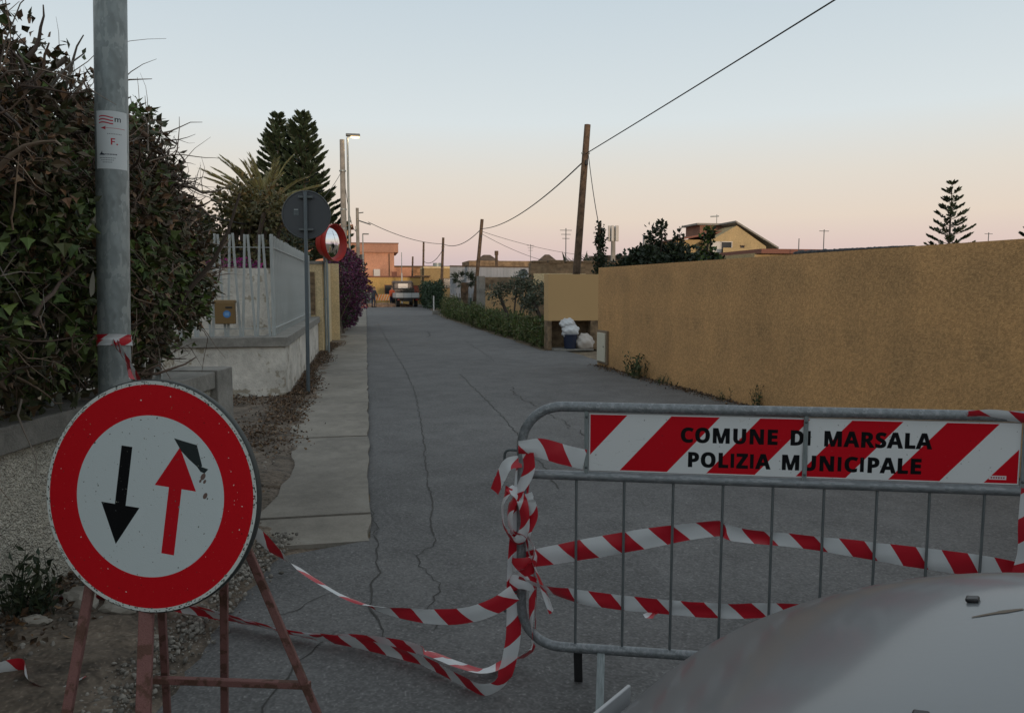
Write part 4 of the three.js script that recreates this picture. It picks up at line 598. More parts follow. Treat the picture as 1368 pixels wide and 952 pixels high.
{ // parked flatbed truck seen from behind
  const t = thing('flatbed_truck', 'small dusty flatbed truck parked at the street end, seen from behind', 'truck', [3.55, 0, -65.9], 0.06);
  const tail = mat(0.42, 0.43, 0.43, 0.6), cab = phys(0.07, 0.055, 0.055, 0.4), tyre = mat(0.02, 0.02, 0.02, 0.9);
  for (let k = 0; k < 3; k++) part(t, 'tailgate_board', rbox(0.66, 0.42, 0.05, -0.68 + k * 0.68, 1.02, 0, 0.01), tail);
  part(t, 'bed', box(2.02, 0.1, 3.4, 0, 0.76, -1.75), M.dark); for (const s of [-1, 1]) part(t, 'side_board', rbox(0.05, 0.42, 3.3, s * 1.0, 1.02, -1.7, 0.01), tail);
  part(t, 'chassis', box(0.8, 0.2, 5.2, 0, 0.6, -2.4), M.black); part(t, 'cab', rbox(1.8, 1.5, 1.6, 0, 1.55, -4.4, 0.15), cab); part(t, 'rear_window', rbox(0.9, 0.45, 0.03, 0, 1.85, -3.6, 0.01), mat(0.25, 0.27, 0.3, 0.2)); part(t, 'headboard', merge([rod([-0.9, 0.8, -3.4], [-0.9, 2.1, -3.4], 0.03), rod([0.9, 0.8, -3.4], [0.9, 2.1, -3.4], 0.03), rod([-0.9, 2.1, -3.4], [0.9, 2.1, -3.4], 0.03), rod([-0.9, 1.6, -3.4], [0.9, 1.6, -3.4], 0.03)]), M.dark);
  for (const [x, z] of [[-0.78, -0.75], [0.78, -0.75], [-0.8, -4.4], [0.8, -4.4]]) { const w = part(t, 'wheel', new THREE.CylinderGeometry(0.36, 0.36, 0.3, 20).rotateZ(Math.PI / 2).translate(x, 0.36, z), tyre); part(w, 'rim', new THREE.CylinderGeometry(0.2, 0.2, 0.31, 16).rotateZ(Math.PI / 2).translate(x, 0.36, z), M.zincDark); }
  for (const s of [-1, 1]) part(t, 'tail_light', rbox(0.2, 0.1, 0.05, s * 0.8, 0.64, -0.02, 0.01), mat(0.25, 0.01, 0.01, 0.4)); part(t, 'number_plate', rbox(0.34, 0.1, 0.015, 0, 0.62, 0.02, 0.004), whiteM);
  const o = thing('rubble_heap', 'dark mound of brush loaded on the truck bed', 'load', [3.75, 0.81, -67.6]); const L = new Leaves(); for (let k = 0; k < 60; k++) clump(L, V(gauss() * 0.6, 0.4 + gauss() * 0.25, gauss() * 0.8), [0.2, 0.2, 0.2], 14, 0.16, 0.04, [[0.03, 0.035, 0.025], [0.05, 0.04, 0.03]]); part(o, 'brush', L.geo(), leafMat, 'stuff');
}
{ // roadworks at the street end
  const b = thing('works_barrier', 'orange and white striped works barrier across the street end', 'barrier', [1.35, 0, -66]);
  part(b, 'striped_board', rbox(1.3, 0.55, 0.04, 0, 0.85, 0, 0.006), new THREE.MeshStandardMaterial({ roughness: 0.6, map: canvasTex(256, 128, (c) => { c.fillStyle = '#c8782a'; c.fillRect(0, 0, 256, 128); c.fillStyle = '#b9a58a'; for (let i = -3; i < 8; i++) { c.beginPath(); c.moveTo(i * 44, 128); c.lineTo(i * 44 + 20, 128); c.lineTo(i * 44 + 64, 0); c.lineTo(i * 44 + 44, 0); c.fill(); } }) }));
  for (const s of [-1, 1]) part(b, 'leg', bar([s * 0.5, 0, 0.2], [s * 0.5, 0.6, 0.0], 0.05, 0.05), M.wood);
  const r = thing('plastic_barrier', 'red plastic road barrier beside the bougainvillea', 'barrier', [-0.35, 0, -64.5]); const s = new THREE.Shape(); [[-0.45, 0], [0.45, 0], [0.4, 0.3], [0.16, 0.5], [0.14, 0.95], [-0.14, 0.95], [-0.16, 0.5], [-0.4, 0.3]].forEach(([x, y], i) => (i ? s.lineTo(x, y) : s.moveTo(x, y))); part(r, 'body', new THREE.ExtrudeGeometry(s, { depth: 0.4, bevelEnabled: false }), mat(0.3, 0.035, 0.025, 0.5)); part(r, 'stripe', box(0.7, 0.08, 0.42, 0, 0.2, 0.2), mat(0.35, 0.3, 0.28));
  const e = thing('spoil_heap', 'low heap of dug brown earth across the street end', 'earth', [1.6, -0.03, -67.4]); const g = new THREE.SphereGeometry(1, 40, 16, 0, 6.283, 0, 1.57), p = g.attributes.position; for (let i = 0; i < p.count; i++) { const n = 0.8 + 0.5 * fbm(p.getX(i) * 4, p.getZ(i) * 4, 0, 4, 150); p.setXYZ(i, p.getX(i) * 2.6, p.getY(i) * 0.35 * n, p.getZ(i) * 0.8); } g.computeVertexNormals(); part(e, 'earth', metric(g, 0.5), new THREE.MeshStandardMaterial({ color: col(0.5, 0.36, 0.28), map: T.dirt, roughness: 1 }));
  const gt = thing('iron_gate', 'grey iron gate at the street end beside the red barrier', 'gate', [-1.3, 0, -70]); for (let k = 0; k < 9; k++) part(gt, 'upright', rod([k * 0.24, 0, 0], [k * 0.24, 1.5, 0], 0.025, 0.025, 6), M.fence); part(gt, 'rail', rod([0, 1.5, 0], [1.92, 1.5, 0], 0.03), M.dark); part(gt, 'rail', rod([0, 0.2, 0], [1.92, 0.2, 0], 0.03), M.dark); part(gt, 'panel', box(1.9, 1.1, 0.02, 0.96, 0.75, -0.03), mat(0.16, 0.18, 0.17));
}
// small far figures: one body surface each, from tapered limbs joined smoothly
function person(label, pos, turn, joints, cloth, pants) {
  const bones = joints.map(([a, b, r0, r1]) => [V(...a), V(...b), r0, r1]), n = 44, mc = new MarchingCubes(n, M.dark, false, false, 60000), pa = V(), ba = V();
  mc.isolation = 0; const sy = 0.98;
  for (let z = 0; z < n; z++) for (let y = 0; y < n; y++) for (let x = 0; x < n; x++) {
    const q = V((x - n / 2) / (n / 2) * sy, (y - n / 2) / (n / 2) * sy + 0.9, (z - n / 2) / (n / 2) * sy); let d = 9;
    for (const [a, b, r0, r1] of bones) { pa.subVectors(q, a); ba.subVectors(b, a); const h = clamp(pa.dot(ba) / ba.lengthSq()), e = pa.addScaledVector(ba, -h).length() - lerp(r0, r1, h), k = clamp(0.5 + 0.5 * (d - e) / 0.05); d = lerp(d, e, k) - 0.05 * k * (1 - k); }
    mc.field[x + y * n + z * n * n] = -d;
  }
  mc.update(); const g = new THREE.BufferGeometry(); g.setAttribute('position', new THREE.Float32BufferAttribute(Array.from(mc.positionArray.slice(0, mc.count * 3)).map((v, i) => v * sy + (i % 3 === 1 ? 0.9 : 0)), 3)); const m = mergeVertices(g, 1e-4); m.computeVertexNormals();
  const p = m.attributes.position, c = []; for (let i = 0; i < p.count; i++) c.push(...(p.getY(i) > 1.48 ? (p.getY(i) > 1.68 ? [0.03, 0.02, 0.016] : [0.3, 0.18, 0.13]) : p.getY(i) > 0.88 ? cloth : p.getY(i) > 0.1 ? pants : [0.03, 0.03, 0.03])); m.setAttribute('color', new THREE.Float32BufferAttribute(c, 3));
  const o = thing('person', label, 'person', pos, turn); part(o, 'figure', m, twigMat); return o;
}
const body = (lean, armF, step) => [[[0, 0.95, 0], [0, 1.38, lean], 0.15, 0.17], [[-0.17, 1.38, lean], [0.17, 1.38, lean], 0.08, 0.08], [[0, 1.4, lean], [0, 1.56, lean * 1.2], 0.06, 0.06], [[0, 1.6, lean * 1.3], [0, 1.68, lean * 1.3], 0.1, 0.1], [[-0.09, 0.95, 0], [-0.1, 0.5, step], 0.095, 0.065], [[-0.1, 0.5, step], [-0.1, 0.06, step * 0.6], 0.065, 0.045], [[0.09, 0.95, 0], [0.1, 0.5, -step], 0.095, 0.065], [[0.1, 0.5, -step], [0.1, 0.06, -step * 1.6], 0.065, 0.045], [[-0.1, 0.04, step * 0.6], [-0.1, 0.03, step * 0.6 + 0.17], 0.045, 0.035], [[0.1, 0.04, -step * 1.6], [0.1, 0.03, -step * 1.6 + 0.17], 0.045, 0.035], [[-0.2, 1.36, lean], [-0.26, 1.1, lean + armF * 0.4], 0.055, 0.045], [[-0.26, 1.1, lean + armF * 0.4], [-0.22, 0.92, lean + armF], 0.045, 0.03], [[0.2, 1.36, lean], [0.26, 1.1, lean + armF * 0.3], 0.055, 0.045], [[0.26, 1.1, lean + armF * 0.3], [0.24, 0.9, lean + armF * 0.7], 0.045, 0.03]];
person('person in dark clothes standing beside the striped works barrier', [0.62, 0, -65.6], 2.2, body(0.08, 0.25, 0.06), [0.03, 0.035, 0.05], [0.03, 0.035, 0.06]);
person('person in an orange top near the parked truck', [2.25, 0, -69], 0.4, body(0.12, 0.3, 0.05), [0.45, 0.09, 0.04], [0.03, 0.035, 0.06]);

// ------------------------------------------------------------ foreground: galvanised pole with sticker
{
  const t = thing('steel_pole', 'thick galvanised steel pole with a white sticker in front of the hedge', 'pole', [-1.367, 0, -4.3]);
  const g = new THREE.CylinderGeometry(0.076, 0.08, 6.4, 40, 8, true).translate(0, 3.2, 0), p = g.attributes.position; for (let i = 0; i < p.count; i++) p.setX(i, p.getX(i) + 0.034 * p.getY(i));
  part(t, 'shaft', g, Object.assign(M.zinc.clone(), { map: rep(T.zinc, 1, 11) })); part(t, 'collar', new THREE.CylinderGeometry(0.1, 0.115, 0.12, 24).translate(0, 0.06, 0), M.coping);
  part(t, 'conduit', rod([0.085, 0.05, -0.05], [0.1, 1.28, -0.05], 0.018), M.zincDark);
  const st = new THREE.CylinderGeometry(0.0795, 0.0795, 0.29, 24, 1, true, -0.75, 2.1).translate(0, 2.45, 0); { const q = st.attributes.position; for (let i = 0; i < q.count; i++) q.setX(i, q.getX(i) + 0.034 * q.getY(i)); }
  const sm = new THREE.MeshStandardMaterial({ roughness: 0.55, side: THREE.DoubleSide, map: canvasTex(512, 960, (c) => {
    c.fillStyle = '#c9d0d2'; c.fillRect(0, 0, 512, 960); c.fillStyle = '#a81e34';
    for (let k = 0; k < 3; k++) { c.lineWidth = 20; c.strokeStyle = '#b02338'; c.beginPath(); c.moveTo(60, 100 + k * 52); c.bezierCurveTo(120, 75 + k * 52, 150, 90 + k * 52, 200, 98 + k * 52); c.bezierCurveTo(230, 110 + k * 52, 250, 112 + k * 52, 275, 108 + k * 52); c.stroke(); }
    c.fillStyle = '#33363c'; c.font = 'bold 120px sans-serif'; c.fillText('m', 285, 178);
    c.fillStyle = '#a81e34'; c.fillRect(160, 282, 300, 7); c.beginPath(); c.moveTo(90, 285); c.lineTo(170, 255); c.lineTo(160, 285); c.lineTo(170, 315); c.fill();
    c.fillStyle = '#7d8386'; for (let k = 0; k < 9; k++) c.fillRect(190 + k * 24, 372, 15, 16);
    c.fillStyle = '#a81e34'; c.font = 'bold 150px sans-serif'; c.fillText('F.', 225, 560);
    c.fillStyle = '#26303f'; c.beginPath(); c.moveTo(55, 730); c.lineTo(95, 690); c.lineTo(105, 660); c.lineTo(115, 705); c.lineTo(150, 715); c.lineTo(150, 735); c.fill(); for (let k = 0; k < 8; k++) c.fillRect(155 + k * 22, 712, 16, 18);
    c.fillStyle = '#6a7076'; for (let j = 0; j < 3; j++) for (let k = 0; k < 10 - j * 2; k++) c.fillRect(70 + j * 24 + k * 24, 775 + j * 36, 17, 12);
  }) });
  const so = part(t, 'sticker', st, sm); so.userData.label = 'white printed notice with red waves wrapped round the pole';
  st.rotateY(0); 
  for (const [y, l, a] of [[2.02, 0.16, 0.5], [1.72, 0.14, 0.12]]) { const fs = new THREE.Shape(); fs.moveTo(0, l / 2); fs.quadraticCurveTo(0.02, l * 0.1, 0.014, -l * 0.35); fs.lineTo(0, -l / 2); fs.quadraticCurveTo(-0.022, -l * 0.15, 0, l / 2); part(t, 'old_tape_flap', new THREE.ExtrudeGeometry(fs, { depth: 0.002, bevelEnabled: false }).rotateZ(-a).translate(-0.095 + 0.034 * y, y, 0.03), mat(0.34, 0.32, 0.26)); }
}

// ------------------------------------------------------------ priority sign on its stand
{
  const t = thing('priority_sign', 'round red rimmed sign with a black and a red arrow on a rusty stand', 'road sign', [-0.5, 0, -2.1]);
  const n = V(Math.sin(-0.35), 0, Math.cos(-0.35)), off = n.clone().multiplyScalar(-0.045), W = (p) => [p[0] + 0.5 + off.x, p[1], p[2] + 2.1 + off.z];
  const R = 0.302, m4 = new THREE.Matrix4().makeRotationFromEuler(new THREE.Euler(-0.1, -0.35, -0.105, 'YXZ')).setPosition(-0.558 + 0.5, 1.163, -2.041 + 2.1);
  const plate = part(t, 'plate', new THREE.LatheGeometry([[0.0005, 0.0], [R - 0.02, 0.0], [R - 0.004, 0.003], [R, 0.0], [R, -0.014], [R - 0.005, -0.018], [R - 0.02, -0.015], [R - 0.02, -0.006], [0.0005, -0.006]].map((p) => new THREE.Vector2(...p)), 96).rotateX(Math.PI / 2).applyMatrix4(m4), phys(0.055, 0.06, 0.058, 0.6, { metalness: 0.3 }));
  const tex = canvasTex(1536, 1536, (c, S) => {
    const k = S / 2; c.fillStyle = '#c6cfcf'; c.fillRect(0, 0, S, S); c.translate(k, k);
    c.fillStyle = '#c8cdc9'; c.beginPath(); c.arc(0, 0, k, 0, 7); c.fill();
    c.fillStyle = '#c2101d'; c.beginPath(); c.arc(0, 0, k * 0.968, 0, 7); c.fill();
    c.fillStyle = '#c3cdce'; c.beginPath(); c.arc(0, 0, k * 0.70, 0, 7); c.fill();
    const arrow = (x, up, colr, sw, sl, hw, hl) => { c.fillStyle = colr; c.save(); c.translate(x, 0); c.scale(1, up ? 1 : -1); c.beginPath(); c.moveTo(-sw, k * sl); c.lineTo(sw, k * sl); c.lineTo(sw, -k * hl); c.lineTo(hw, -k * hl); c.lineTo(0, -k * 0.46); c.lineTo(-hw, -k * hl); c.lineTo(-sw, -k * hl); c.fill(); c.restore(); };
    arrow(-k * 0.265, false, '#0c0e11', k * 0.052, 0.4, k * 0.185, 0.115); arrow(k * 0.235, true, '#bb1320', k * 0.06, 0.47, k * 0.195, 0.105);
    // torn foil showing the dark plate
    c.fillStyle = '#2a3233'; c.beginPath(); c.moveTo(k * 0.17, -k * 0.53); c.lineTo(k * 0.24, -k * 0.52); c.lineTo(k * 0.39, -k * 0.5); c.lineTo(k * 0.46, -k * 0.33); c.lineTo(k * 0.44, -k * 0.3); c.lineTo(k * 0.33, -k * 0.37); c.lineTo(k * 0.25, -k * 0.43); c.fill();
    c.beginPath(); c.moveTo(k * 0.4, -k * 0.33); c.lineTo(k * 0.52, -k * 0.31); c.lineTo(k * 0.49, -k * 0.27); c.lineTo(k * 0.45, -k * 0.28); c.fill();
    c.fillStyle = '#6b5a54'; for (const [x, y, r] of [[0.48, -0.24, 0.02], [0.5, -0.2, 0.012], [0.46, -0.2, 0.01], [0.52, -0.08, 0.018]]) { c.beginPath(); c.ellipse(x * k, y * k, r * k, r * 1.6 * k, 0.4, 0, 7); c.fill(); }
    for (let i = 0; i < 520; i++) { const a = rnd() * 6.283, r = Math.sqrt(rnd()) * 0.98, x = Math.cos(a) * r * k, y = Math.sin(a) * r * k, s = (0.6 + 3.4 * rnd() ** 3) * (i % 14 === 0 ? 1.9 : 1); c.fillStyle = r > 0.7 ? pick(['#8e2a2a', '#d3c9c4', '#6f1418', '#a8604e']) : pick(['#767d7a', '#5d6461', '#8b8a7e', '#4a4d48']); c.beginPath(); c.ellipse(x, y, s * 1.6, s, rnd() * 3, 0, 7); c.fill(); }
    for (let i = 0; i < 300; i++) { const a = rnd() * 6.283, r = rr(0.965, 1); c.fillStyle = pick(['#5e635c', '#4c524d', '#7d7f74', '#3f4543']); c.beginPath(); c.ellipse(Math.cos(a) * r * k, Math.sin(a) * r * k, rr(2, 10), rr(2, 5), a + 1.57, 0, 7); c.fill(); }
  });
  const face = part(plate, 'face', new THREE.CircleGeometry(R - 0.004, 96).translate(0, 0, 0.0045).applyMatrix4(m4), new THREE.MeshPhysicalMaterial({ map: tex, roughness: 0.5, specularIntensity: 0.25, bumpMap: rep(T.grain, 2), bumpScale: 0.0004 }));
  face.userData.label = 'scratched reflective face with two arrows';
  const leg = (p, q, w, d) => part(t, 'leg', metric(bar(W(p), W(q), w, d), 3), M.rust);
  leg([-0.87, 0, -1.792], [-0.71, 1.27, -2.2], 0.024, 0.024); // front pair
  leg([-0.558, 0, -1.62], [-0.6, 1.12, -2.09], 0.036, 0.016);
  leg([-0.512, 0, -2.474], [-0.41, 1.08, -2.08], 0.022, 0.022); // rear pair and side stay
  leg([-0.025, 0, -2.153], [-0.42, 1.17, -2.08], 0.022, 0.022);
  leg([-0.708, 0, -2.582], [-0.56, 1.06, -2.0], 0.02, 0.02);
  part(t, 'cross_bar', metric(bar(W([-0.66, 0.53, -2.268]), W([-0.195, 0.548, -2.113]), 0.02, 0.02, [0, 1, 0]), 3), M.rust);
  part(t, 'cross_bar', metric(bar(W([-0.79, 0.62, -1.98]), W([-0.585, 0.62, -1.872]), 0.016, 0.016, [0, 1, 0]), 3), M.rust).scale.y = 0.55;
  part(t, 'hinge', metric(bar(W([-0.7, 1.2, -2.17]), W([-0.43, 1.12, -2.07]), 0.02, 0.02, [0, 1, 0]), 3), M.rust);
}

// ------------------------------------------------------------ crowd barrier
const BO = V(0.876, 0, -2.886), BT = -0.3326, bd = V(Math.cos(BT), 0, -Math.sin(BT)), bn = V(Math.sin(BT), 0, Math.cos(BT));
const bl = (s, y, z = 0) => [BO.x + bd.x * s + bn.x * z, y, BO.z + bd.z * s + bn.z * z];
{
  const t = thing('crowd_barrier', 'galvanised crowd barrier with a red and white lettered board', 'barrier', BO.toArray(), BT);
  const x0 = -0.272, x1 = 1.9, y0 = 0.2, y1 = 1.218, rc = 0.165, pts = [], c4 = [[x0 + rc, y1 - rc, 1.5708], [x0 + rc, y0 + rc, 3.14159], [x1 - rc, y0 + rc, 4.712], [x1 - rc, y1 - rc, 6.2832]];
  c4.forEach(([cx, cy, a]) => { for (let i = 0; i <= 7; i++) { const b = a + i / 7 * 1.5708; pts.push(V(cx + Math.cos(b) * rc, cy + Math.sin(b) * rc, 0)); } });
  const path = new THREE.CurvePath(); for (let i = 0; i < pts.length; i++) path.add(new THREE.LineCurve3(pts[i], pts[(i + 1) % pts.length]));
  class Loop extends THREE.Curve { getPoint(u) { return path.getPointAt(((u % 1) + 1) % 1); } }
  part(t, 'outer_tube', new THREE.TubeGeometry(new Loop(), 260, 0.0205, 14, true), M.zinc2 ||= Object.assign(M.zinc.clone(), { map: rep(T.zinc, 30, 1), color: col(0.27, 0.285, 0.295) }));
  part(t, 'middle_rail', rod([x0, 0.934, 0], [x1, 0.934, 0], 0.0195, 0.0195, 14).clone(), Object.assign(M.zinc.clone(), { map: rep(T.zinc, 1, 8), color: col(0.27, 0.285, 0.295) }));
  for (let k = 0; k < 10; k++) { const s = -0.045 + 0.1935 * k; part(t, 'upright', rod([s, y0, rr(-0.002, 0.002)], [s + rr(-0.004, 0.004), 0.93, 0], 0.0056, 0.0056, 8), M.rodZinc ||= Object.assign(M.zinc.clone(), { color: col(0.19, 0.21, 0.215) })); }
  const W = 1.62, Hh = 0.24;
  const tex = canvasTex(2048, 304, (c, w, h) => {
    const m = w / W; c.fillStyle = '#d6d9d9'; c.fillRect(0, 0, w, h); c.fillStyle = '#c21020'; const stripe = (a, b) => { c.beginPath(); c.moveTo(a * m, 0); c.lineTo(b * m, 0); c.lineTo((b - 0.21) * m, h); c.lineTo((a - 0.21) * m, h); c.fill(); };
    stripe(-0.2, 0.156); for (let k = 0; k < 5; k++) stripe(0.331 + k * 0.3435, 0.519 + k * 0.3425);
    c.strokeStyle = '#d8dada'; c.lineWidth = 7; c.strokeRect(2, 2, w - 4, h - 4);
    c.fillStyle = '#101114'; c.textBaseline = 'alphabetic';
    const line = (txt, a, b, y, size) => { c.font = 'bold ' + size + 'px sans-serif'; const ws = [...txt].map((ch) => (ch === ' ' ? size * 0.42 : ch === 'I' ? size * 0.3 : c.measureText(ch).width * 1.02)), tot = ws.reduce((p, q) => p + q, 0), gap = ((b - a) * m - tot) / (txt.length - 1); let x = a * m; [...txt].forEach((ch, i) => { if (ch !== ' ') { c.save(); c.translate(x, y); if (ch === 'I') c.fillRect(size * 0.06, -size * 0.715, size * 0.17, size * 0.715); else { c.scale(1.02, 1); c.fillText(ch, 0, 0); c.lineWidth = 5; c.strokeStyle = '#101114'; c.strokeText(ch, 0, 0); } c.restore(); } x += ws[i] + gap; }); };
    line('COMUNE DI MARSALA', 0.362, 1.306, 138, 104); line('POLIZIA MUNICIPALE', 0.39, 1.276, 266, 104);
    c.fillStyle = '#d6cfcf'; c.fillRect(1.515 * m, h - 42, 0.062 * m, 20); c.fillStyle = '#a04a50'; for (let i = 0; i < 6; i++) c.fillRect(1.522 * m + i * 11, h - 36, 7, 8);
    for (let i = 0; i < 420; i++) { c.fillStyle = pick(['rgba(70,70,66,0.35)', 'rgba(40,40,38,0.3)', 'rgba(160,160,150,0.25)']); const s = 0.6 + 2.2 * rnd() ** 3; c.beginPath(); c.ellipse(rnd() * w, rnd() * h, s * 1.8, s, rnd() * 3, 0, 7); c.fill(); }
    for (let i = 0; i < 26; i++) { c.strokeStyle = 'rgba(90,88,84,0.28)'; c.lineWidth = 1.2; c.beginPath(); const x = rnd() * w, y = rnd() * h; c.moveTo(x, y); c.lineTo(x + rr(-60, 60), y + rr(-16, 16)); c.stroke(); }
  });
  const bm = new THREE.MeshPhysicalMaterial({ map: tex, roughness: 0.45, specularIntensity: 0.3 });
  const board = part(t, 'board', rbox(W, Hh, 0.006, W / 2 + 0.002, 1.076, 0.0, 0.002), mat(0.4, 0.4, 0.4, 0.5)); board.userData.label = 'red and white striped board with black lettering';
  part(board, 'printed_face', new THREE.PlaneGeometry(W - 0.006, Hh - 0.006).translate(W / 2 + 0.002, 1.076, 0.0045), bm);
  for (const s of [-0.006, 0.844, 1.63]) { const st = part(t, 'strap', rbox(0.017, 0.28, 0.006, s, 1.076, 0.0105, 0.002), M.zinc); for (const y of [0.972, 1.18]) part(st, 'rivet', new THREE.SphereGeometry(0.0055, 8, 6).translate(s, y, 0.0135), M.zincDark); }
  for (const [y] of [[1.031], [0.427]]) part(t, 'hook', tube([[x0 - 0.015, y, 0], [x0 - 0.055, y, 0], [x0 - 0.068, y - 0.01, 0], [x0 - 0.07, y - 0.09, 0]], 0.0055, 14, 8), M.zincDark);
  for (const s of [0.0, 1.62]) { part(t, 'foot', bar([s + 0.063, 0.19, 0.012], [s + 0.063, 0.0, 0.34], 0.032, 0.012), M.zinc).userData.label = 'foot reaching out in front'; part(t, 'foot', bar([s - 0.035, 0.19, -0.012], [s - 0.035, 0.0, -0.1], 0.036, 0.012), M.dark); }
}

// ------------------------------------------------------------ barrier tape
const tapeTex = canvasTex(512, 256, (c, w, h) => { c.fillStyle = '#dde1e3'; c.fillRect(0, 0, w, h); c.fillStyle = '#c41f30'; for (let k = -1; k < 3; k++) { const x = k * w; c.beginPath(); c.moveTo(x, 0); c.lineTo(x + w / 2, 0); c.lineTo(x + w / 2 + 170, h); c.lineTo(x + 170, h); c.fill(); } });
const tapeM = new THREE.MeshPhysicalMaterial({ map: tapeTex, roughness: 0.38, side: THREE.DoubleSide, transmission: 0.22, thickness: 0 });
function tapeGeo(pts, width = 0.075, twist = () => 0, squeeze = () => 1, n = 90, off = 0) { // flat plastic ribbon along a path
  const c = new THREE.CatmullRomCurve3(pts.map((p) => V(...p)), false, 'centripetal'), L = c.getLength(), p = [], uv = [], ix = [], K = 4; let side = null;
  for (let i = 0; i <= n; i++) {
    const u = i / n, q = c.getPointAt(u), t = c.getTangentAt(u), ref = Math.abs(t.y) > 0.9 ? V(0.95, 0, 0.3) : V(0, 1, 0), s0 = ref.addScaledVector(t, -ref.dot(t)).normalize(), b = V().crossVectors(t, s0);
    const a = twist(u), s = s0.clone().multiplyScalar(Math.cos(a)).addScaledVector(b, Math.sin(a)); if (side && side.dot(s) < -0.2) s.negate(); side = s; const nn = V().crossVectors(t, s), w = width * squeeze(u);
    for (let k = 0; k <= K; k++) { const v = k / K - 0.5, cr = (0.25 - v * v) * width * 0.35 * Math.sin(u * L * 5 + off) + (fbm(u * L * 9, k + off * 5, 0, 2, 31) - 0.5) * width * 0.16; p.push(q.x + s.x * v * w + nn.x * cr, q.y + s.y * v * w + nn.y * cr, q.z + s.z * v * w + nn.z * cr); uv.push(u * L / 0.19 + off, k / K); if (i && k) { const j = i * (K + 1) + k; ix.push(j, j - 1, j - K - 2, j, j - K - 2, j - K - 1); } }
  }
  const g = new THREE.BufferGeometry(); g.setAttribute('position', new THREE.Float32BufferAttribute(p, 3)); g.setAttribute('uv', new THREE.Float32BufferAttribute(uv, 2)); g.setIndex(ix); g.computeVertexNormals(); return g;
}
const tapeThing = (label, parts) => { const t = thing('barrier_tape', label, 'tape', [0, 0, 0], 0, 'lengths of barrier tape'); parts.forEach(([nm, g]) => part(t, nm, g, tapeM)); return t; };
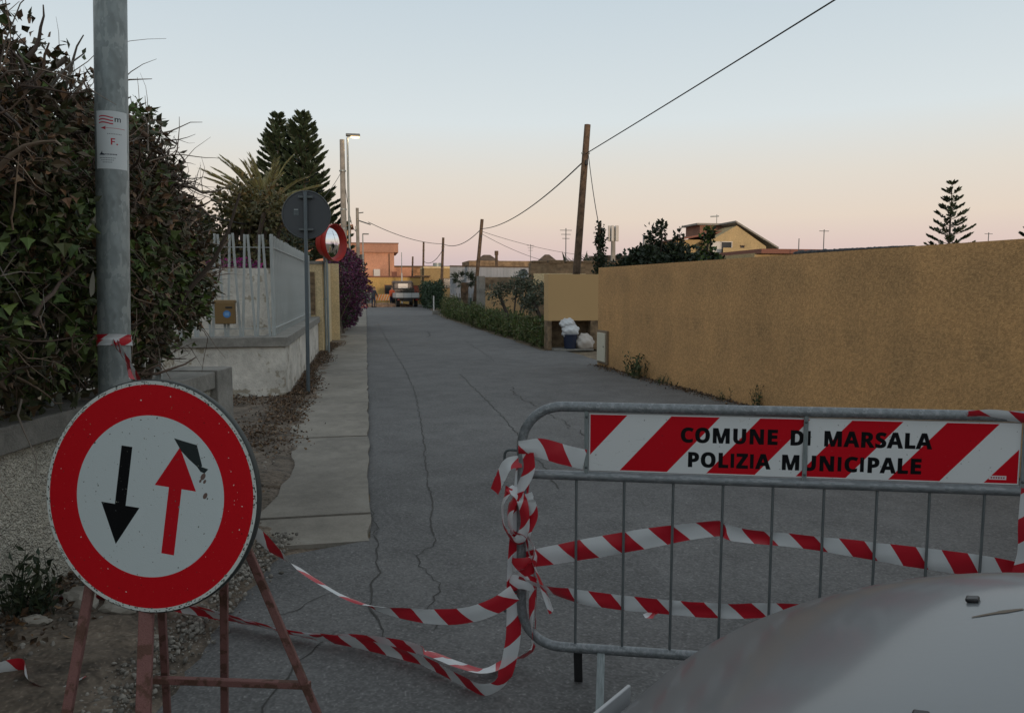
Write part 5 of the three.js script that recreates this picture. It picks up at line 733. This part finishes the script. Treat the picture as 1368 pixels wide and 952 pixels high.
{
  // from the steel pole, behind the sign, down to the barrier's lower hook
  const ring = (y, w, o, ph) => { const a = []; for (let k = 0; k <= 16; k++) { const b = ph + k / 16 * 6.283; a.push([-1.367 + 0.034 * y + Math.cos(b) * (0.081 + o), y + Math.sin(b) * 0.012, -4.3 + Math.sin(b) * (0.081 + o)]); } return tapeGeo(a, w, () => 0, () => 1, 60, o * 100); };
  tapeThing('red and white tape sagging from the steel pole past the sign to the barrier hook', [
    ['wrap', ring(1.43, 0.035, 0.003, 0)], ['wrap', ring(1.405, 0.03, 0.006, 1)], ['tail', tapeGeo([[-1.3, 1.42, -4.21], [-1.27, 1.38, -4.19], [-1.2, 1.33, -4.1], [-1.16, 1.24, -4.04]], 0.06, (u) => 0.5 + u * 0.6, () => 0.8, 30, 2)],
    ['span', tapeGeo([[-1.27, 1.4, -4.2], [-1.06, 1.22, -3.85], [-0.75, 0.98, -3.4], [-0.432, 0.753, -2.962], [-0.272, 0.614, -2.918], [-0.075, 0.493, -2.868], [0.184, 0.413, -2.862], [0.361, 0.4, -2.857], [0.48, 0.43, -2.85], [0.565, 0.481, -2.845]], 0.07, (u) => (u < 0.55 ? 0.2 : lerp(0.2, 0, sstep(0.8, 1, u))) + 1.15 * sstep(0.6, 0.68, u) * (1 - sstep(0.74, 0.85, u)), (u) => 1 - 0.45 * sstep(0.55, 0.7, u) * (1 - sstep(0.75, 0.92, u)), 130, 0.3)]]);
  // two strands lying on the road and climbing to the barrier
  const gnd = [[-1.75, 0.06, -4.25], [-1.3, 0.07, -4.15], [-0.94, 0.05, -3.98], [-0.6, 0.045, -3.76], [-0.35, 0.04, -3.6], [-0.06, 0.04, -3.44], [0.2, 0.04, -3.24], [0.375, 0.035, -3.03], [0.455, 0.03, -2.95]];
  tapeThing('red and white tape lying on the road and climbing the barrier end', [
    ['strand', tapeGeo([...gnd, [0.52, 0.05, -2.95], [0.575, 0.2, -2.96], [0.59, 0.5, -2.985], [0.61, 0.8, -2.97], [0.63, 1.0, -2.965]], 0.07, (u) => (u < 0.62 ? 0.5 + 0.3 * Math.sin(u * 20) : 0.3), () => 0.9, 190, 0.1)],
    ['strand', tapeGeo([...gnd.map(([x, y, z], i) => [x + 0.02, y + 0.006, z + (i > 4 ? -0.035 * (i - 4) : 0.03) ]), [0.6, 0.03, -3.16], [0.665, 0.15, -3.02], [0.68, 0.45, -2.97], [0.66, 0.6, -2.95]], 0.07, (u) => (u < 0.66 ? 0.6 + 0.35 * Math.sin(u * 16 + 1) : 0.8 + u), () => 0.8, 170, 0.55)]]);
  // knots and loops on the barrier's end post
  const kx = -0.272;
  tapeThing('crumpled knot of red and white tape wound round the barrier end post', [
    ['loop', tapeGeo([bl(kx + 0.03, 1.03, 0.03), bl(kx + 0.035, 0.96, 0.035), bl(kx - 0.01, 0.86, 0.035), bl(kx - 0.045, 0.78, 0.03), bl(kx - 0.03, 0.7, 0.03), bl(kx + 0.02, 0.68, 0.035), bl(kx + 0.04, 0.6, 0.03), bl(kx + 0.1, 0.44, 0.03), bl(kx + 0.13, 0.36, 0.025)], 0.06, (u) => 0.4 + 1.6 * u, (u) => 0.95 - 0.4 * u, 90, 0.2)],
    ['loop', tapeGeo([bl(kx + 0.02, 0.86, 0.04), bl(kx + 0.05, 0.78, 0.045), bl(kx + 0.03, 0.7, 0.04), bl(kx + 0.06, 0.62, 0.035), bl(kx + 0.03, 0.55, 0.03), bl(kx - 0.02, 0.52, 0.035)], 0.07, (u) => 0.2 + 2 * u, () => 0.9, 70, 0.7)],
    ['loop', tapeGeo([bl(kx - 0.05, 0.88, 0.02), bl(kx - 0.075, 0.8, 0.025), bl(kx - 0.06, 0.7, 0.03), bl(kx - 0.015, 0.66, 0.04), bl(kx + 0.02, 0.72, 0.05), bl(kx, 0.85, 0.045), bl(kx - 0.05, 0.88, 0.02)], 0.05, (u) => 0.6 + Math.sin(u * 7), () => 0.85, 70, 0.4)],
    ['wrap', tapeGeo([bl(kx - 0.03, 0.55, -0.01), bl(kx - 0.03, 0.545, 0.025), bl(kx + 0.01, 0.55, 0.04), bl(kx + 0.05, 0.56, 0.03), bl(kx + 0.06, 0.57, -0.01)], 0.08, () => 0.1, () => 1, 40, 0.9)],
    ['wrap', tapeGeo([bl(kx - 0.045, 0.47, -0.02), bl(kx - 0.04, 0.48, 0.03), bl(kx + 0.01, 0.49, 0.04), bl(kx + 0.06, 0.47, 0.02)], 0.06, () => -0.2, () => 1, 40, 0.4)],
    ['tail', tapeGeo([bl(kx, 0.99, 0.02), bl(kx - 0.05, 0.98, 0.03), bl(kx - 0.085, 0.92, 0.03), bl(kx - 0.11, 0.86, 0.025)], 0.05, (u) => 0.3 + u * 0.4, () => 1, 30, 0.5)],
    ['tail', tapeGeo([bl(kx + 0.05, 0.45, 0.02), bl(kx + 0.045, 0.33, 0.03), bl(kx + 0.05, 0.24, 0.02)], 0.03, (u) => u * 1.5, () => 1, 24, 0.1)]]);
  tapeThing('short red and white tape stretched from the barrier end to its lettered board', [['span', tapeGeo([bl(kx - 0.01, 1.05, 0.028), bl(kx + 0.08, 1.05, 0.028), bl(-0.1, 1.025, 0.02), bl(-0.012, 1.005, 0.016)], 0.08, () => 0.05, (u) => 0.7 + 0.35 * sstep(0, 0.4, u), 40, 0.6)]]);
  tapeThing('upper red and white tape slung across the barrier bars below the board', [['span', tapeGeo([bl(kx, 0.565, 0.0), bl(-0.05, 0.61, -0.014), bl(0.25, 0.68, -0.014), bl(0.53, 0.735, -0.012), bl(0.55, 0.735, 0.012), bl(0.57, 0.725, 0.01), bl(0.62, 0.71, -0.012), bl(0.9, 0.69, -0.016), bl(1.3, 0.65, -0.016), bl(1.63, 0.615, -0.012), bl(1.7, 0.6, 0.0)], 0.085, () => 0.06, (u) => 0.85 + 0.2 * Math.sin(u * 9), 150, 0.15)]]);
  tapeThing('lower red and white tape slung across the barrier bars above the bottom rail', [['span', tapeGeo([bl(kx - 0.01, 0.5, 0.03), bl(-0.15, 0.455, 0.02), bl(-0.05, 0.42, -0.012), bl(0.1, 0.405, -0.014), bl(0.3, 0.393, -0.014), bl(0.55, 0.39, -0.014), bl(0.77, 0.404, -0.014), bl(1.3, 0.41, -0.014)], 0.07, (u) => 0.9 * (1 - sstep(0.05, 0.2, u)) + 0.1, () => 0.92, 120, 0.4)], ['tail', tapeGeo([bl(0.29, 0.38, -0.02), bl(0.27, 0.35, -0.03), bl(0.24, 0.345, -0.02)], 0.04, (u) => 0.6 + u, () => 1, 16, 0.4)]]);
  tapeThing('red and white tape hanging down by the far end strap of the barrier board', [['wrap', tapeGeo([bl(1.42, 1.22, 0.021), bl(1.5, 1.228, 0.023), bl(1.62, 1.215, 0.026), bl(1.7, 1.2, 0.03)], 0.05, () => 0.5, () => 0.9, 40, 0.3)], ['span', tapeGeo([bl(1.66, 0.95, 0.026), bl(1.655, 0.82, 0.03), bl(1.66, 0.7, 0.03), bl(1.64, 0.6, 0.03)], 0.075, (u) => 0.2 + u * 0.4, () => 1, 40, 0.7)]]);
  tapeThing('loose end of red and white tape lying on the gravel by the sign stand', [['strand', tapeGeo([[-1.85, 0.05, -3.3], [-1.62, 0.07, -3.4], [-1.47, 0.08, -3.42], [-1.4, 0.05, -3.33], [-1.3, 0.04, -3.3], [-1.2, 0.045, -3.34]], 0.075, (u) => 0.7 + 0.5 * Math.sin(u * 9), () => 1.1, 60, 0.2)]]);
}

// ------------------------------------------------------------ small silver car beside the photographer
{
  const t = thing('silver_car', 'small silver grey car with a rounded bonnet parked before the barrier', 'car', [1.135, 0, -1.236], 130.4 * Math.PI / 180);
  const paintM = new THREE.MeshPhysicalMaterial({ color: col(0.165, 0.176, 0.184), metalness: 0.25, roughness: 0.42, clearcoat: 0.5, clearcoatRoughness: 0.12, side: THREE.DoubleSide, bumpMap: rep(T.grain, 0.5), bumpScale: 0.0002 });
  const aOf = (s) => (s > -0.205 ? ((s + 0.205) / 1.043) ** 1.61 : s < -2.0 ? ((-2.0 - s) / 0.62) ** 3 : 0), top = (s) => 0.46 + 0.569 * Math.max(0, 1 - aOf(s)) ** 0.8, half = (s) => 0.849 * Math.max(0, 1 - aOf(s)) ** 0.207;
  const hH = (s, l) => { const w = half(s), y0 = 0.46; return y0 + (top(s) - y0) * Math.max(0, 1 - Math.min(1, Math.abs(l / w)) ** 5) ** 0.35; };
  const ss = []; for (let i = 0; i <= 70; i++) { const u = i / 70; ss.push(i < 40 ? lerp(0.838, -0.205, (i / 40) ** 1.6) : lerp(-0.205, -2.62, ((i - 40) / 30) ** 1.0)); }
  const K = 40, P = [], Hd = [], Bd = []; ss.forEach((s, i) => { const w = Math.max(0.001, half(Math.min(s, 0.8379))); for (let k = 0; k <= K + 4; k++) { let l, y; if (k < 2 || k > K + 2) { const sg = k < 2 ? -1 : 1; l = sg * w * (k === 0 || k === K + 4 ? 0.94 : 1); y = k === 0 || k === K + 4 ? 0.2 : 0.34; } else { l = -w * Math.cos((k - 2) / K * Math.PI); y = hH(Math.min(s, 0.8379), l); } P.push(s, y, l); } });
  const C = K + 5; for (let i = 1; i < ss.length; i++) for (let k = 1; k < C; k++) { const a = i * C + k, q = [a, a - C, a - 1, a - 1, a - C, a - C - 1], inHood = k > 5 && k <= K - 1 && ss[i] > -0.16 && ss[i] < 0.7; (inHood ? Hd : Bd).push(...q); }
  const full = new THREE.BufferGeometry(); full.setAttribute('position', new THREE.Float32BufferAttribute(P, 3)); full.setIndex([...Hd, ...Bd]); full.computeVertexNormals();
  const uvs = new Float32Array(P.length / 3 * 2); for (let i = 0; i < P.length / 3; i++) { uvs[i * 2] = P[i * 3] * 1; uvs[i * 2 + 1] = P[i * 3 + 2]; } full.setAttribute('uv', new THREE.BufferAttribute(uvs, 2));
  const sub = (ix) => { const g = full.clone(); g.setIndex(ix); return g; };
  part(t, 'body', sub(Bd), paintM); const hood = part(t, 'bonnet', sub(Hd), paintM);
  // cabin
  const cab = (pts, w0, w1) => { const g = [], ix = []; pts.forEach(([s, y, w]) => g.push(s, y, -w, s, y, w)); for (let i = 1; i < pts.length; i++) { const k = i * 2; ix.push(k, k + 1, k - 1, k, k - 1, k - 2); } const h = new THREE.BufferGeometry(); h.setAttribute('position', new THREE.Float32BufferAttribute(g, 3)); h.setIndex(ix); h.computeVertexNormals(); return h; };
  const glass = phys(0.02, 0.024, 0.026, 0.06);
  part(t, 'windscreen', cab([[-0.27, 0.985, 0.66], [-0.55, 1.2, 0.62], [-0.82, 1.4, 0.56]]), glass);
  part(t, 'roof', cab([[-0.82, 1.405, 0.565], [-1.0, 1.455, 0.58], [-1.5, 1.48, 0.6], [-2.1, 1.45, 0.58], [-2.3, 1.4, 0.55]]), paintM);
  part(t, 'rear_window', cab([[-2.3, 1.4, 0.55], [-2.5, 0.98, 0.62]]), glass);
  for (const sg of [-1, 1]) { const sh = new THREE.BufferGeometry(), v = [[-0.27, 0.985, 0.66], [-0.82, 1.4, 0.565], [-1.5, 1.47, 0.6], [-2.3, 1.4, 0.55], [-2.5, 0.98, 0.62], [-1.5, 0.98, 0.74]].map(([s, y, l]) => [s, y, sg * l]); sh.setAttribute('position', new THREE.Float32BufferAttribute(v.flat(), 3)); sh.setIndex([0, 1, 5, 1, 2, 5, 2, 3, 5, 3, 4, 5]); part(t, 'side_window', sh, glass); part(t, 'pillar', bar([-1.45, 0.985, sg * 0.735], [-1.48, 1.465, sg * 0.605], 0.06, 0.02, [1, 0, 0]), paintM); part(t, 'pillar', bar([-0.25, 0.985, sg * 0.665], [-0.82, 1.405, sg * 0.568], 0.05, 0.03), paintM);
    part(t, 'door_handle', rbox(0.14, 0.03, 0.03, -1.3, 0.8, sg * 0.8, 0.01), M.black); part(t, 'wing_mirror', rbox(0.1, 0.13, 0.18, -0.62, 1.03, sg * 0.84, 0.04), M.black);
    part(t, 'headlight', new THREE.SphereGeometry(1, 20, 14).scale(0.09, 0.07, 0.12).translate(0.62, 0.5, sg * 0.53), phys(0.5, 0.53, 0.55, 0.08, { clearcoat: 1 }));
    for (const s of [0.28, -2.02]) { const w = part(t, 'wheel', new THREE.CylinderGeometry(0.29, 0.29, 0.17, 28).rotateX(Math.PI / 2).translate(s, 0.29, sg * 0.72), mat(0.02, 0.02, 0.02, 0.9)); part(w, 'rim', new THREE.CylinderGeometry(0.19, 0.19, 0.178, 20).rotateX(Math.PI / 2).translate(s, 0.29, sg * 0.72), M.zinc); } }
  part(t, 'front_bumper', tube([[0.3, 0.34, -0.8], [0.6, 0.34, -0.68], [0.78, 0.34, -0.4], [0.82, 0.34, 0], [0.78, 0.34, 0.4], [0.6, 0.34, 0.68], [0.3, 0.34, 0.8]], 0.07, 40, 10), paintM);
  part(t, 'number_plate', rbox(0.012, 0.1, 0.28, 0.862, 0.46, 0.1, 0.004), mat(0.5, 0.51, 0.52, 0.5));
  // washer jets and a dried streak of dirt on the bonnet
  for (const l of [-0.33, 0.26]) { const y = hH(0, l); const g = new RoundedBoxGeometry(0.026, 0.013, 0.03, 3, 0.005), p = g.attributes.position; for (let i = 0; i < p.count; i++) if (p.getX(i) > 0.005 && p.getY(i) > 0) p.setY(i, p.getY(i) * 0.3); part(hood, 'washer_jet', g.translate(0, y + 0.005, l), mat(0.006, 0.006, 0.007, 0.4)); }
  const st = [], sx = []; for (let i = 0; i <= 14; i++) { const u = i / 7 - 1, w = 0.0022 + 0.006 * Math.max(0, Math.sin((u + 1) * 1.5)) * (u > 0 ? 1 : 0.5); for (const e of [-1, 1]) { const a = -0.055 - 0.78 * 0.055 * u - e * w * 0.625, b = 0.185 + 0.625 * 0.055 * u - e * w * 0.78; st.push(a, hH(a, b) + 0.0012, b); } if (i) { const k = i * 2; sx.push(k, k + 1, k - 1, k, k - 1, k - 2); } }
  const sg = new THREE.BufferGeometry(); sg.setAttribute('position', new THREE.Float32BufferAttribute(st, 3)); sg.setIndex(sx); sg.computeVertexNormals(); part(hood, 'dirt_streak', sg, mat(0.16, 0.13, 0.1));
}

scene.traverse((o) => { if (o.isMesh) { o.castShadow = true; o.receiveShadow = true; } });
renderer.render(scene, camera);
